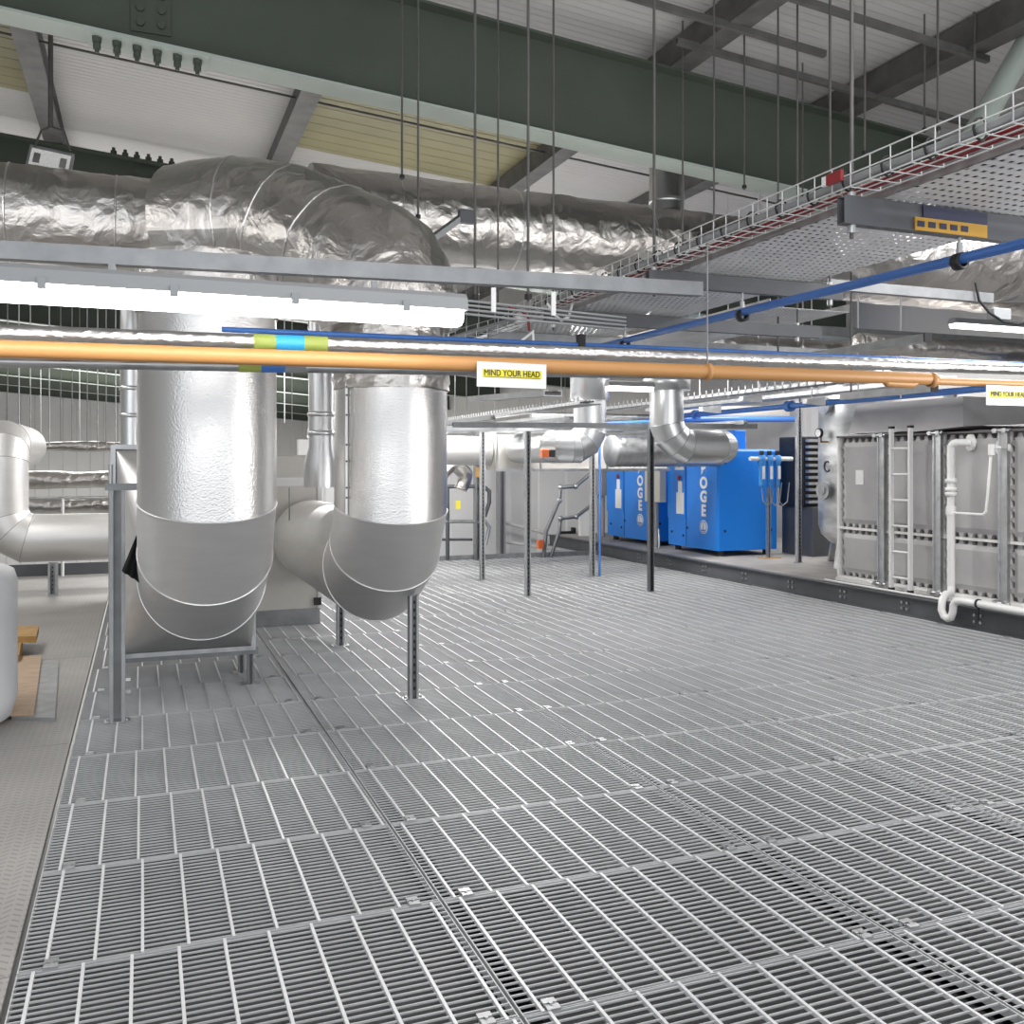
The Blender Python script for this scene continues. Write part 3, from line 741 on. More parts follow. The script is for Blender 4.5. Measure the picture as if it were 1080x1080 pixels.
MB().tube([(xw0+0.055, y0+i*0.25, z0+0.035+0.003*math.sin(i*1.1)) for i in range(23)], 0.012, 8).build('grey_conduit', M['galv_dull'], t)
for i_, dx in enumerate((0.085, 0.1, 0.115)):
    MB().tube([(xw0+dx, y0+i*0.25, z0+0.012+0.002*math.sin(i*1.3+i_)) for i in range(23)], 0.008, 6).build('red_cable', M['red'], t)
for k in range(26):
    y = y0+0.15+k*0.2
    MB().loop_tube([(xw0+0.035+0.03*math.cos(a_*PI/6), y, z0+0.034+0.036*math.sin(a_*PI/6)) for a_ in range(12)], 0.0045, 5).build('cable_tie', M['black'], t)
q = on_x(884, 187, 2.42)
MB().box(2.405, 2.42, q.y-0.03, q.y+0.05, q.z-0.02, q.z+0.02).build('tag_box', M['red'], t)
MB().box(2.405, 2.42, q.y+0.052, q.y+0.075, q.z-0.018, q.z+0.018).build('tag_box', M['white'], t)
# lower basket, darker, stepping down at the far end
t = thing('wire_basket', (1.9, 5.4, 2.2), 'short darker wire basket stepping down above the first sign', 'cable basket')
A_ = on_y(468, 362, 5.6); B_ = on_y(556, 335, 6.1)
dv = (B_-A_)
for dx, dz in ((0, 0), (0, 0.06), (0.14, 0), (0.14, 0.06), (0.07, 0)):
    MB().tube([A_+Vector((dx, 0, dz)), B_+Vector((dx, 0, dz))], 0.003, 5).build('long_wire', M['galv'], t)
m = MB()
for i in range(9):
    P = A_+dv*(i/8); m.tube([P+Vector((0, 0, 0.062)), P, P+Vector((0.14, 0, 0)), P+Vector((0.14, 0, 0.062))], 0.003, 5)
m.build('cross_wire', M['galv'], t)
MB().tube([A_+Vector((0.05, 0, 0.03)), B_+Vector((0.05, 0, 0.03))], 0.018, 8).build('grey_conduit', M['galv_dull'], t)
q = on_y(551, 335, 5.9)
t = thing('junction_box', q, 'small white junction box with a red cable at the basket step', 'junction box')
MB().bbox(q.x-0.04, q.x+0.045, q.y, q.y+0.05, q.z-0.03, q.z+0.03, 0.006).build('box', M['white'], t)
MB().tube([q+Vector((-0.1, 0, 0.06)), q+Vector((-0.02, -0.03, 0.04)), q+Vector((0.03, -0.03, 0)), q+Vector((0.035, -0.03, -0.09))], 0.009, 8).build('red_cable', M['red'], t)
pts = [on_y(603, 300, 5.5), on_y(603, 322, 5.5), on_y(600, 334, 5.5), on_y(592, 338, 5.5), on_y(585, 332, 5.5), on_y(577, 320, 5.5)]
tag(MB().tube(pts, 0.009, 8).build('cable_loop', M['white']), 'white cable looping down from the wire basket', 'cable')
pts = [on_y(540, 385, 4.4), on_y(558, 362, 5.0), on_y(565, 350, 5.3), on_y(566, 375, 5.3), on_y(568, 388, 5.3)]
tag(MB().tube([on_y(540, 367, 5.5), on_y(562, 350, 5.5), on_y(563, 372, 5.5)], 0.008, 8).build('cable_drop', M['white']), 'white cable dropping behind the first sign', 'cable')

# blue pipe with clips
def blue(label, a_, b_2, r): return tag(MB().cyl(a_, b_2, r, seg=18).build('blue_pipe', M['blue_pipe']), label, 'pipe')
XP, ZP = 3.0, 2.30
t = thing('blue_pipe', (XP, 1.5, ZP), 'long blue pipe rising to the right under the wide perforated tray', 'pipe')
MB().cyl((XP, 0.5, ZP-0.005), (XP, 5.98, ZP+0.03), 0.021, seg=18).build('pipe', M['blue_pipe'], t)
for y, zr in ((2.84, ZT-0.08), (4.29, ZT-0.085), (5.62, ZT-0.087)):
    cl = MB().lathe((XP, y, ZP), [(0.023, -0.02), (0.034, -0.018), (0.034, 0.018), (0.023, 0.02)], 20, 'y').build('pipe_clip', M['black'], t)
    MB().cyl((XP, y, ZP+0.03), (XP, y, zr), 0.006, seg=8).cyl((XP, y, ZP+0.03), (XP, y, ZP+0.075), 0.013, seg=6).build('clip_stud', M['galv'], cl)
t = thing('blue_pipe', (3, 4, 2.05), 'thin blue pipe crossing behind the foil clad pipe above the signs', 'pipe')
MB().cyl((0.30, 4.0, 2.047), (6.0, 4.0, 2.085), 0.011, seg=14).build('pipe', M['blue_pipe'], t)
bf = on_y(609, 364, 4.0); MB().bbox(bf.x, bf.x+0.035, 3.98, 4.02, bf.z-0.01, bf.z+0.05, 0.004).build('black_fitting', M['black'], t)

# ================= HANGING RODS =================
rods = [((424, 100), 6.3, 190, 'farthest left of the tall thin ones'), ((441, 100), 6.2, 232, 'ending on the foil duct with a black nut'), ((501, 150), 4.6, 318, 'beside the diagonal strut'),
        ((557, 150), 4.2, 318, 'meeting the long strut rail'), ((720, 120), 6.6, 285, 'behind the nearest heavy rod at right'), ((753, 120), 5.8, 245, 'right of the foil duct riser'), ((785, 120), 6.4, 200, 'one of a slanting pair'), ((912, 80), 5.0, 165, 'thick, above the red tag'),
        ((975, 60), 5.6, 140, 'above the basket at right'), ((989, 60), 4.6, 140, 'with a pale nut at its top'), ((1028, 100), 5.4, 140, 'nearest the round green brace')]
for (u, v), Y, vb, wh in rods:
    q = on_y(u, v, Y); zb_ = on_y(u, vb, Y).z
    t = thing('hanging_rod', (q.x, Y, zb_), 'thin threaded hanging rod, '+wh, 'rod', 'hanging rods')
    MB().cyl((q.x, Y, zb_), (q.x, Y, roof_z(q.x)-0.01), 0.0075, seg=8).build('rod', M['purlin'], t)
    MB().cyl((q.x, Y, zb_+0.01), (q.x, Y, zb_+0.035), 0.018, seg=6).build('nut', M['black'], t)
# far rods at the left and centre
RN = [0]
def rod_ord():
    RN[0] += 1; n = RN[0]
    return ordw(n) if n < 19 else {19:'nineteenth',20:'twentieth',21:'twenty-first',22:'twenty-second',23:'twenty-third',24:'twenty-fourth',25:'twenty-fifth',26:'twenty-sixth'}[n]
for u in (8, 20, 32, 43, 52, 64, 76, 84, 92, 103, 112, 122, 248, 272, 300, 308, 470, 480, 492, 505, 522, 535, 548, 570, 592, 596):
    Y = random.uniform(13.0, 24); q = on_y(u, 450, Y); zb_ = on_y(u, random.uniform(462, 478) if u < 300 else 446, Y).z
    tag(MB().cyl((q.x, Y, zb_), (q.x, Y, roof_z(q.x)-0.01), 0.009, seg=6).build('hanging_rod', M['galv_dull']), 'distant pale drop rod hanging from the roof, %s counted from the left edge' % rod_ord(), 'rod', 'distant drop rods')

# ================= PIPES AND SIGNS NEAR CAMERA =================
t = thing('orange_pipe', (1.5, 3.54, 1.87), 'orange painted pipe crossing the picture behind the warning signs', 'pipe')
xj = on_y(985, 400, 3.54).x
MB().tube([(-1.2, 3.54, 1.878), (xj, 3.54, 1.915)], 0.030, 24).build('pipe', M['orange'], t)
MB().tube([(xj, 3.54, 1.905), (6.0, 3.54, 1.92)], 0.019, 20).build('thin_pipe', M['orange'], t)
xk = on_y(945, 400, 3.54).x
MB().lathe((xj, 3.54, 1.91), [(0.03, -0.03), (0.036, -0.028), (0.036, 0.0), (0.019, 0.02)], 20, 'x').build('reducer', M['orange'], t)
MB().tube([(xk-0.08, 3.54, 1.91), (xk-0.05, 3.54, 1.885), (xk+0.1, 3.54, 1.885), (xk+0.14, 3.54, 1.905)], 0.018, 12).build('bypass', M['orange'], t)
xn = on_y(746, 380, 3.54).x
cl = MB().lathe((xn, 3.54, 1.905), [(0.030, -0.01), (0.037, -0.009), (0.037, 0.009), (0.030, 0.01)], 20, 'x').build('pipe_ring', M['orange'], t)
MB().cyl((xn, 3.54, 1.93), (xn, 3.54, 2.46), 0.004, seg=6).build('ring_rod', M['strut'], cl)

t = thing('lagged_pipe', (1.5, 3.68, 1.93), 'foil lagged pipe just above the orange pipe with a cyan band', 'pipe')
MB().tube([(-1.2, 3.68, 1.945), (6.0, 3.68, 2.02)], 0.030, 24).build('lagging', M['foil_pipe'], t)
def zl(X): return 1.945+(X+1.2)/7.2*0.075
for (u0, u1, mm) in ((267, 290, 'lime'), (290, 320, 'cyan'), (320, 345, 'lime')):
    a_ = on_y(u0, 360, 3.68).x; b_2 = on_y(u1, 360, 3.68).x
    MB().cyl((a_, 3.68, zl(a_)), (b_2, 3.68, zl(b_2)), 0.0315, seg=24).build('colour_band', M[mm], t)
t = thing('steel_pipe', (1.5, 3.63, 1.85), 'bare grey steel pipe just below and behind the orange pipe', 'pipe')
def zs(X): return 1.852+(X+0.44)/2.6*0.045
MB().tube([(-1.2, 3.63, zs(-1.2)), (3.8, 3.63, zs(3.8))], 0.022, 20).build('pipe', M['galv'], t)
for (u0, u1, mm) in ((251, 275, 'lime'), (275, 300, 'blue_pipe'), (300, 322, 'grey_mid')):
    a_ = on_y(u0, 386, 3.63).x; b_2 = on_y(u1, 386, 3.63).x
    MB().cyl((a_, 3.63, zs(a_)), (b_2, 3.63, zs(b_2)), 0.0232, seg=24).build('colour_band', M[mm], t)

def sign(u, vtop, label, tilt):
    q = on_y(u, vtop, 3.5); W, H_ = 0.295, 0.098
    t = thing('warning_sign', (q.x+W/2, 3.5, q.z-H_), label, 'sign', 'mind your head signs')
    R_ = Matrix.Translation(Vector((q.x, 3.5, q.z))) @ Matrix.Rotation(tilt, 4, 'Y')
    MB().box(0, W, -0.001, 0.001, -H_, 0, R_).build('board', M['sign'], t)
    MB().box(0.022, W-0.022, -0.0022, -0.0012, -H_*0.62, -H_*0.28, R_).build('highlight', M['yellow'], t)
    text_mesh('lettering', 'MIND YOUR HEAD', 0.0335, M['black'], t, R_ @ Matrix.Translation((W/2, -0.0035, -H_*0.44)) @ FACE_Y, 0.0, 0.84, depth=0.0004)
    MB().box(0.028, W-0.028, -0.0032, -0.0022, -H_*0.605, -H_*0.585, R_).build('underline', M['black'], t)
    return t
sign(503, 381, 'white MIND YOUR HEAD sign hanging at the middle of the orange pipe', 0.006)
sign(1040, 406, 'white MIND YOUR HEAD sign cut by the right edge of the photo', 0.0)
a = on_y(508, 414, 5.2)
tag(channel(MB(), (a.x+0.1, 4.4, 1.862), (a.x+0.1, 5.6, 1.91), 0.1, 0.03).build('flat_strut', M['galv']), 'flat grey strut just below the middle sign', 'strut')

# ================= LUMINAIRES =================
def batten(label, x0, x1, y, z, mtl, hh=0.11, ww=0.13, clips=True, group='batten luminaires'):
    t = thing('batten_light', ((x0+x1)/2, y, z), label, 'light fitting', group)
    hw = ww/2
    MB().prism([(y-hw, z+hh*0.45), (y+hw, z+hh*0.45), (y+hw*0.85, z+hh*0.85), (y+hw*0.5, z+hh), (y-hw*0.5, z+hh), (y-hw*0.85, z+hh*0.85)], 'x', x0, x1).build('housing', M['grey_mid'], t)
    MB().prism([(y-hw*0.95, z+hh*0.45), (y-hw*0.8, z+0.008), (y-hw*0.5, z), (y+hw*0.5, z), (y+hw*0.8, z+0.008), (y+hw*0.95, z+hh*0.45)], 'x', x0+0.02, x1-0.015).build('diffuser', mtl, t)
    if clips:
        n = 5
        for i in range(n):
            x = x0+(x1-x0)*(i+0.4)/n
            MB().box(x-0.012, x+0.012, y-hw-0.006, y-hw+0.002, z+hh*0.3, z+hh*0.62).build('clip', M['grey_mid'], t)
    return t
batten('bright batten light close above the pipes at the left', -0.8, 1.06, 3.2, 1.99, M['lamp'])
q = on_y(640, 406, 9.2); q2 = on_y(722, 404, 9.2)
q2 = on_y(688, 404, 9.2)
batten('small distant batten light behind the risers of the spiral ducts', q.x, q2.x, 9.2, q.z-0.06, M['lamp_far'], clips=False)
q = on_y(1004, 341, 8.0); q2 = on_y(1078, 341, 8.0)
batten('distant batten light at the right under the foil duct', q.x, q2.x+0.4, 8.0, q.z-0.05, M['lamp_far'], clips=False)
# strut rail above the lamp
t = thing('strut_rail', (1, 3.7, 2.2), 'long slotted strut rail above the bright batten light', 'strut')
channel(MB(), (-0.9, 3.7, 2.232), (2.36, 3.7, 2.295), 0.05, 0.062).build('rail', M['strut'], t)
for x in (-0.1, 0.85): MB().box(x-0.012, x+0.012, 3.2, 3.72, 2.10, 2.106).box(x-0.012, x+0.012, 3.66, 3.672, 2.10, 2.22).build('lamp_bracket', M['strut'], t)
for x in (1.35, 1.62): MB().box(x-0.01, x+0.01, 3.668, 3.674, 2.13, 2.23).build('cable_hook', M['white_metal'], t)
# slim cables under the rail going right
m = MB()
for i in range(4): m.tube([(0.9, 3.9, 2.17+0.018*i), (1.6, 3.95, 2.15+0.02*i), (2.3, 4.3, 2.19+0.02*i)], 0.006, 6)
tag(m.build('cable_bundle', M['grey_mid']), 'bundle of thin grey cables below the strut rail', 'cable')

# floodlight
q = on_y(53, 168, 8.8)
t = thing('floodlight', q, 'small square floodlight hanging from the roof at the upper left', 'light fitting')
Rf = Matrix.Translation(q) @ Matrix.Rotation(0.12, 4, 'Y') @ Matrix.Rotation(-0.5, 4, 'X')
MB().box(-0.17, 0.17, 0.0, 0.06, -0.12, 0.12, Rf).build('body', M['galv_dull'], t)
g_ = MB().box(-0.15, 0.15, -0.008, 0.0, -0.10, 0.08, Rf).build('glass', M['flood'], t)
for dx in (-0.1, 0.1): MB().box(dx-0.025, dx+0.025, -0.012, -0.008, -0.08, 0.03, Rf).build('reflector', M['galv'], g_)
MB().tube([q+Vector((-0.12, 0.03, 0.1)), q+Vector((-0.07, 0.03, 0.24)), q+Vector((0.0, 0.03, 0.28)), q+Vector((0.1, 0.03, 0.26)), q+Vector((0.15, 0.03, 0.1))], 0.01, 6).build('bracket', M['purlin'], t)
MB().cyl(q+Vector((0.0, 0.03, 0.28)), (q.x, q.y+0.03, roof_z(q.x)-0.01), 0.02, seg=8).build('stem', M['purlin'], t)

# ================= SPIRAL DUCTS C, D AND BACK BOX =================
def round_run(label, pts, r, m, bands=(), seg=32, name='spiral_duct', cat='duct', cap=True):
    t = thing(name, pts[0], label, cat)
    mb = MB().tube(pts, r, seg, cap, True); rg_ = mb.rings
    mb.build('duct_body', m, t)
    for i in range(1, len(pts)-1): MB().loop_tube(rg_[i], 0.004, 5).build('seam', M['galv_dull'], t)
    for (p_, dr, h_) in bands:
        MB().lathe(p_, [(r, -h_), (r+dr, -h_+0.003), (r+dr, h_-0.003), (r, h_)], seg).build('collar', m, t)
    return t
def bend(P0, dirA, P1, dirB, R, n=4):
    """elbow mitre points about corner"""
    pass
def corner(c, din, dout, R, n=4):
    c = Vector(c); din = Vector(din); dout = Vector(dout)
    O = c-din*R+dout*R; out = []
    for i in range(n):
        ph = (i+0.5)*PI/2/n; k = R/math.cos(PI/4/n)
        out.append(O-dout*k*math.cos(ph)+din*k*math.sin(ph))
    return out
# C
qc = on_y(622, 430, 10.6); rC = 0.0185*10.6/(CT-0.082*ST)
zC = on_y(600, 471, 10.6).z
zl_ = zC
pts = [Vector((qc.x, 10.6, 3.3))]+corner((qc.x, 10.6, zl_), (0, 0, -1), (-1, 0, 0), 0.26, 3)+corner((qc.x-0.42, 10.6, zl_), (-1, 0, 0), (0, 1, 0), 0.24, 3)+[Vector((qc.x-0.42, 11.9, zl_))]
t = round_run('spiral riser duct with an orange actuator, elbow turned back into the cream box', pts, rC*0.93, M['duct_bright'])
MB().lathe((qc.x, 10.6, on_y(622, 421, 10.6).z), [(rC*0.93, -0.02), (rC*1.12, -0.01), (rC*1.12, 0.9)], 32).build('outer_sleeve', M['duct_bright'], t)
qa = on_y(578, 478, 10.3)
ac = MB().bbox(qa.x-0.08, qa.x+0.01, 10.28, 10.36, qa.z-0.05, qa.z+0.05, 0.008).build('actuator', M['rust'], t)
MB().bbox(qa.x+0.01, qa.x+0.09, 10.28, 10.36, qa.z-0.045, qa.z+0.045, 0.008).build('actuator_cap', M['black'], ac)
# D
qd = on_y(703, 430, 9.6); rD = 0.0195*9.6/(CT-0.163*ST)
zD = on_y(740, 471, 9.6).z; xe = on_y(768, 471, 9.6).x
pts = [Vector((qd.x, 9.6, 3.2))]+corner((qd.x, 9.6, zD), (0, 0, -1), (1, 0, 0), 0.33, 4)+corner((xe, 9.6, zD), (1, 0, 0), (0, 1, 0), 0.22, 3)+[Vector((xe, 10.6, zD))]
t = round_run('bright spiral duct bending right in front of the large blue compressor', pts, rD*0.92, M['duct_bright'])
MB().lathe((qd.x, 9.6, on_y(700, 411, 9.6).z), [(rD*0.93, -0.015), (rD*1.28, -0.01), (rD*1.28, 0.2), (rD*1.1, 0.21), (rD*1.1, 0.9)], 32).build('outer_sleeve', M['duct_bright'], t)
# cream box
bx0 = on_y(524, 460, 12).x; bz0 = on_y(524, 496, 12).z; bz1 = on_y(524, 455, 12).z
bx1 = on_y(706, 460, 12).x
t = thing('duct_box', ((bx0+bx1)/2, 12.3, bz0), 'long cream box duct hanging behind the spiral risers', 'duct')
MB().bbox(bx0, bx1, 12.0, 12.6, bz0, bz1, 0.01).build('casing', M['beige'], t)
for u in (524, 549, 570, 640, 704):
    x = on_y(u, 460, 12).x; MB().box(x-0.012, x+0.012, 11.985, 12.0, bz0, bz1).build('joint_frame', M['galv'], t)
MB().box(bx0, bx1, 11.98, 12.0, bz0-0.015, bz0+0.02).build('bottom_flange', M['galv'], t)
MB().box(bx0, bx1, 11.98, 12.0, bz1-0.02, bz1+0.01).build('top_flange', M['galv'], t)
xs_ = on_y(572, 460, 12).x; MB().bbox(xs_-0.03, xs_+0.05, 11.93, 11.985, bz1-0.08, bz1, 0.005).build('corner_block', M['black'], t)
z_ = (bz0+bz1)/2
xa = on_y(462, 478, 12).x
pts = [Vector((xa-1.6, 12.3, z_+0.35)), Vector((xa-0.4, 12.3, z_+0.02)), Vector((bx0-0.01, 12.3, z_))]
round_run('dark spiral duct entering the cream box from the left', pts, 0.2, M['duct'])
# ribbed duct leaving the box to the right, in front
ya = 11.3; xa = on_y(645, 476, ya).x; xb = on_y(700, 476, ya).x; zz = on_y(670, 476, ya).z
t = thing('flexible_duct', (xa, ya, zz), 'ribbed flexible duct between the cream box and the bright spiral duct', 'duct')
prof = []; n = 44; L = xb-xa+0.9
for i in range(n+1): prof.append((0.2+(0.012 if i % 2 else 0), L*i/n))
MB().lathe((xa, ya, zz), prof, 32, 'x').build('ribbed_body', M['galv'], t)
MB().lathe((xa, ya, zz), [(0.0, -0.02), (0.215, -0.02), (0.215, 0.02)], 32, 'x').build('end_collar', M['galv_dull'], t)
# left foil bits beyond duct B
foil_duct('small foil wrapped duct dangling left of the stair head', [on_y(466, 500, 13.2), on_y(478, 488, 13.2), on_y(492, 500, 13.2), on_y(486, 516, 13.2)], 0.10, 20, 0.02, 0.05)

# ================= COMPRESSORS =================
def compressor(label, y0, y1, X0=7.55, depth=1.02, tower=True):
    t = thing('air_compressor', (X0+depth/2, (y0+y1)/2, 0.2), label, 'compressor', 'blue air compressors')
    z0, z1 = 0.28, 1.72
    MB().bbox(X0, X0+depth, y0, y1, z0, z1, 0.03).build('cabinet', M['blue_front'], t)
    L = y1-y0
    dr = MB().bbox(X0-0.012, X0+0.01, y0+L*0.62, y1-0.02, z0+0.42, z1-0.03, 0.004).build('door', M['blue_front'], t)
    yl = y1-L*0.28
    MB().box(X0-0.016, X0-0.012, yl-0.11, yl+0.1, z0+0.48, z0+0.80).build('label_plate', M['white'], dr)
    MB().box(X0-0.018, X0-0.012, yl-0.12, yl+0.14, z1-0.3, z1-0.12).build('control_panel', M['white'], dr)
    MB().lathe((X0-0.02, yl, z1-0.42), [(0, -0.02), (0.035, -0.02), (0.035, 0.0)], 12, 'x').build('red_switch', M['red'], dr)
    MB().box(X0-0.017, X0-0.012, yl-0.06, yl+0.05, z1-0.75, z1-0.47, Matrix.Identity(4)).build('paper_tag', M['white'], dr)
    MB().box(X0-0.004, X0, y0+L*0.60, y0+L*0.607, z0+0.02, z1-0.02).build('panel_gap', M['navy'], t)
    for (yy, zz_) in ((y0+L*0.66, z0+0.5), (y0+L*0.9, z0+0.2), (y0+L*0.66, z0+0.16), (y0+L*0.585, z0+0.28), (y0+L*0.585, z1-0.18)):
        MB().cyl((X0-0.014, yy, zz_), (X0, yy, zz_), 0.018, seg=8).build('latch', M['navy'], t)
    for (xx, zz_) in ((X0+0.12, z0+0.28), (X0+0.12, z1-0.2), (X0+depth-0.12, z0+0.28)):
        MB().cyl((xx, y0-0.006, zz_), (xx, y0+0.004, zz_), 0.02, seg=8).build('latch', M['navy'], t)
    # vertical lettering stacked letter by letter
    yt = y0+L*0.26; zt_ = z1-0.29
    for i, ch in enumerate('BOGE'):
        mt = Matrix.Translation((X0-0.004, yt, zt_-i*0.2)) @ FACE_X
        text_mesh('letter', ch, 0.225, M['white'], t, mt, 0.010, 1.05, depth=0.002)
    zc_ = zt_-4*0.2-0.03
    MB().lathe((X0-0.003, yt, zc_), [(0.0, -0.004), (0.10, -0.004), (0.10, 0.003)], 28, 'x').build('emblem_disc', M['white'], t)
    em = MB().lathe((X0-0.006, yt, zc_), [(0.075, -0.001), (0.075, -0.003), (0.085, -0.003), (0.085, -0.001)], 28, 'x')
    em.box(X0-0.009, X0-0.006, yt-0.006, yt+0.006, zc_-0.055, zc_+0.06).box(X0-0.009, X0-0.006, yt-0.05, yt+0.05, zc_-0.055, zc_-0.04)
    em.build('emblem', M['blue_front'], t)
    for xx, yy in ((X0+0.12, y0+0.12), (X0+depth-0.12, y0+0.12), (X0+0.12, y1-0.12), (X0+depth-0.12, y1-0.12)):
        MB().cyl((xx, yy, 0.2), (xx, yy, 0.28), 0.05, seg=14).build('foot', M['black'], t)
    if tower: MB().bbox(X0+0.45, X0+0.65, y0+0.25, y0+0.6, z1, z1+0.28, 0.01).build('air_outlet', M['blue_front'], t)
    return t
yc0 = on_x(757, 583, 7.55).y; yc1 = on_x(704, 572, 7.55).y
compressor('large blue compressor cabinet nearer the camera, white letters on its front', yc0, yc1)
yc2 = on_x(689, 571, 7.55).y; yc3 = on_x(640, 563, 7.55).y
compressor('blue compressor cabinet farther left, partly behind a dark post', yc2, yc3, tower=False)
# isolator between the cabinets
ym = (yc1+yc2)/2
t = thing('isolator_box', (7.5, ym, 0.2), 'cream electrical isolator box on a stand between the blue compressors', 'electrical box')
MB().bbox(7.42, 7.54, ym-0.20, ym+0.27, 0.92, 1.45, 0.01).build('enclosure', M['beige'], t)
MB().tube([(7.48, ym, 0.206), (7.48, ym, 0.92)], 0.035, 10).build('cable_stand', M['grey_mid'], t)
MB().box(7.41, 7.56, ym-0.12, ym+0.12, 0.2, 0.206).build('base_plate', M['galv'], t)
for s_ in (-1, 1): MB().tube([(7.46, ym+0.12*s_, 0.206), (7.5, ym+0.04*s_, 0.5)], 0.015, 8).build('brace', M['galv'], t)
MB().box(7.45, 7.53, ym-0.05, ym+0.1, 1.45, 1.62).build('gland_box', M['white'], t)
# grey cabinet left of far compressor
q = on_x(633, 540, 7.6)
t = thing('electrical_cabinet', (7.75, q.y, 0.2), 'grey electrical cabinet at the far left of the blue compressors', 'electrical box')
MB().bbox(7.6, 7.9, q.y-0.05, q.y+0.42, 0.95, 1.55, 0.01).build('enclosure', M['grey_mid'], t)
MB().tube([(7.7, q.y+0.1, 0.206), (7.7, q.y+0.1, 0.95)], 0.04, 10).build('cable_stand', M['grey_mid'], t)
MB().tube([(7.7, q.y+0.25, 0.206), (7.7, q.y+0.25, 0.95)], 0.03, 10).build('cable_stand', M['grey_mid'], t)
# filters
def filters():
    yq, Xq = 10.95, 8.12
    t = thing('filter_stand', (Xq, yq, 0.2), 'stand with three light blue canister filters beside the large compressor', 'filter')
    channel(MB(), (Xq, yq+0.05, 0.206), (Xq, yq+0.05, 1.2), 0.05, 0.05).build('post', M['galv'], t)
    MB().box(Xq-0.14, Xq+0.14, yq-0.05, yq+0.12, 0.2, 0.206).build('base_plate', M['timber'], t)
    MB().tube([(Xq-0.34, yq, 1.58), (Xq+0.36, yq, 1.58)], 0.03, 12).build('header', M['white'], t)
    for i in range(3):
        x = Xq-0.15+0.13*i
        c_ = MB().lathe((x, yq, 1.18), [(0.0, 0), (0.03, 0.0), (0.036, 0.03), (0.044, 0.33), (0.056, 0.35), (0.056, 0.44), (0.04, 0.45), (0.0, 0.45)], 18).build('filter_bowl', M['blue_filter'], t)
        MB().cyl((x, yq, 1.63), (x, yq, 1.69), 0.032, seg=14).build('gauge', M['black'], c_)
        MB().box(x-0.022, x+0.022, yq-0.052, yq-0.046, 1.3, 1.48).build('sticker', M['white'], c_)
        MB().tube([(x, yq, 1.18), (x+0.01, yq-0.02, 1.0), (x+0.08, yq-0.02, 0.93), (x+0.17, yq, 0.98), (x+0.22, yq+0.02, 1.25)], 0.008, 8).build('drain_hose', M['grey_mid'], c_)
filters()

# finned cooler behind
t = thing('finned_cooler', (9.2, 10.6, 0.2), 'dark finned cooler rack behind the tall pale post', 'cooler')
MB().bbox(8.8, 9.6, 10.9, 11.6, 0.2, 0.9, 0.01).build('base_cabinet', M['grey_paint'], t)
MB().bbox(8.75, 9.6, 11.05, 11.6, 0.9, 1.9, 0.01).build('backing', M['black'], t)
for i in range(11): MB().box(8.78, 9.56, 10.97, 11.04, 0.95+0.087*i, 0.99+0.087*i).build('fin', M['galv'], t)
# grey motor on top of compressor
q = on_y(812, 468, 12.4)
t = thing('fan_motor', (8.4, 12.2, 1.72), 'small grey finned motor on top of the large compressor', 'motor')
MB().box(8.2, 8.3, 12.1, 12.3, 1.722, 1.86).build('terminal_box', M['galv_dull'], t)
MB().cyl((8.28, 12.2, 1.86), (8.52, 12.2, 1.86), 0.12, seg=20).build('motor_body', M['grey_mid'], t)

# ================= VESSEL =================
Xv, Yv, Rv = 8.62, 9.78, 0.5
t = thing('pressure_vessel', (Xv, Yv, 0.2), 'tall galvanised pressure vessel on slanted legs beside the sectional tank', 'vessel')
prof = [(0.0, 0.42), (0.2, 0.44), (0.36, 0.50), (0.46, 0.60), (0.5, 0.72), (0.5, 2.5), (0.46, 2.63), (0.36, 2.73), (0.2, 2.79), (0.0, 2.81)]
MB().lathe((Xv, Yv, 0), prof, 48).build('shell', M['vessel'], t)
for i in range(3):
    a_ = math.radians(205+120*i); c1 = Vector((Xv+0.44*math.cos(a_), Yv+0.44*math.sin(a_), 0.62)); c2 = Vector((Xv+0.56*math.cos(a_), Yv+0.56*math.sin(a_), 0.2))
    l_ = MB(); s_ = Vector((-math.sin(a_), math.cos(a_), 0))*0.07; r_ = Vector((math.cos(a_), math.sin(a_), 0))*0.02
    l_.add([c1-s_-r_, c1+s_-r_, c1+s_+r_, c1-s_+r_, c2-s_-r_, c2+s_-r_, c2+s_+r_, c2-s_+r_], [(0,1,2,3),(7,6,5,4),(0,4,5,1),(1,5,6,2),(2,6,7,3),(3,7,4,0)])
    l_.build('leg', M['galv'], t)
def nozzle(u, v, r, out=0.09):
    a_ = math.atan2(-(Yv), -(Xv)); 
    # direction from axis roughly toward the viewer's left side
    d0 = math.radians(222)
    best = None
    for k in range(180, 290, 2):
        p_ = Vector((Xv+Rv*math.cos(math.radians(k)), Yv+Rv*math.sin(math.radians(k)), 0)); dd = p_.x*ST+p_.y*CT; uu = 540+1000*(p_.x*CT-p_.y*ST)/dd
        if best is None or abs(uu-u) < best[0]: best = (abs(uu-u), k, 1.5-(v-490)/1000*dd)
    k, z = math.radians(best[1]), best[2]; n3 = Vector((math.cos(k), math.sin(k), 0)); P = Vector((Xv, Yv, z))+n3*(Rv-0.02)
    return P, n3
P, n3 = nozzle(851, 517, 0.1)
nz_ = MB().cyl(P, P+n3*0.07, 0.09, seg=24).cyl(P+n3*0.07, P+n3*0.1, 0.12, seg=24).build('inspection_port', M['galv'], t)
MB().cyl(P+n3*0.1, P+n3*0.115, 0.06, seg=18).build('port_cap', M['galv_dull'], nz_)
P, n3 = nozzle(853, 428, 0.1)
MB().cyl(P, P+n3*0.06, 0.09, seg=24).cyl(P+n3*0.06, P+n3*0.085, 0.11, seg=24).build('inspection_port', M['galv'], t)
P, n3 = nozzle(851, 466, 0.1)
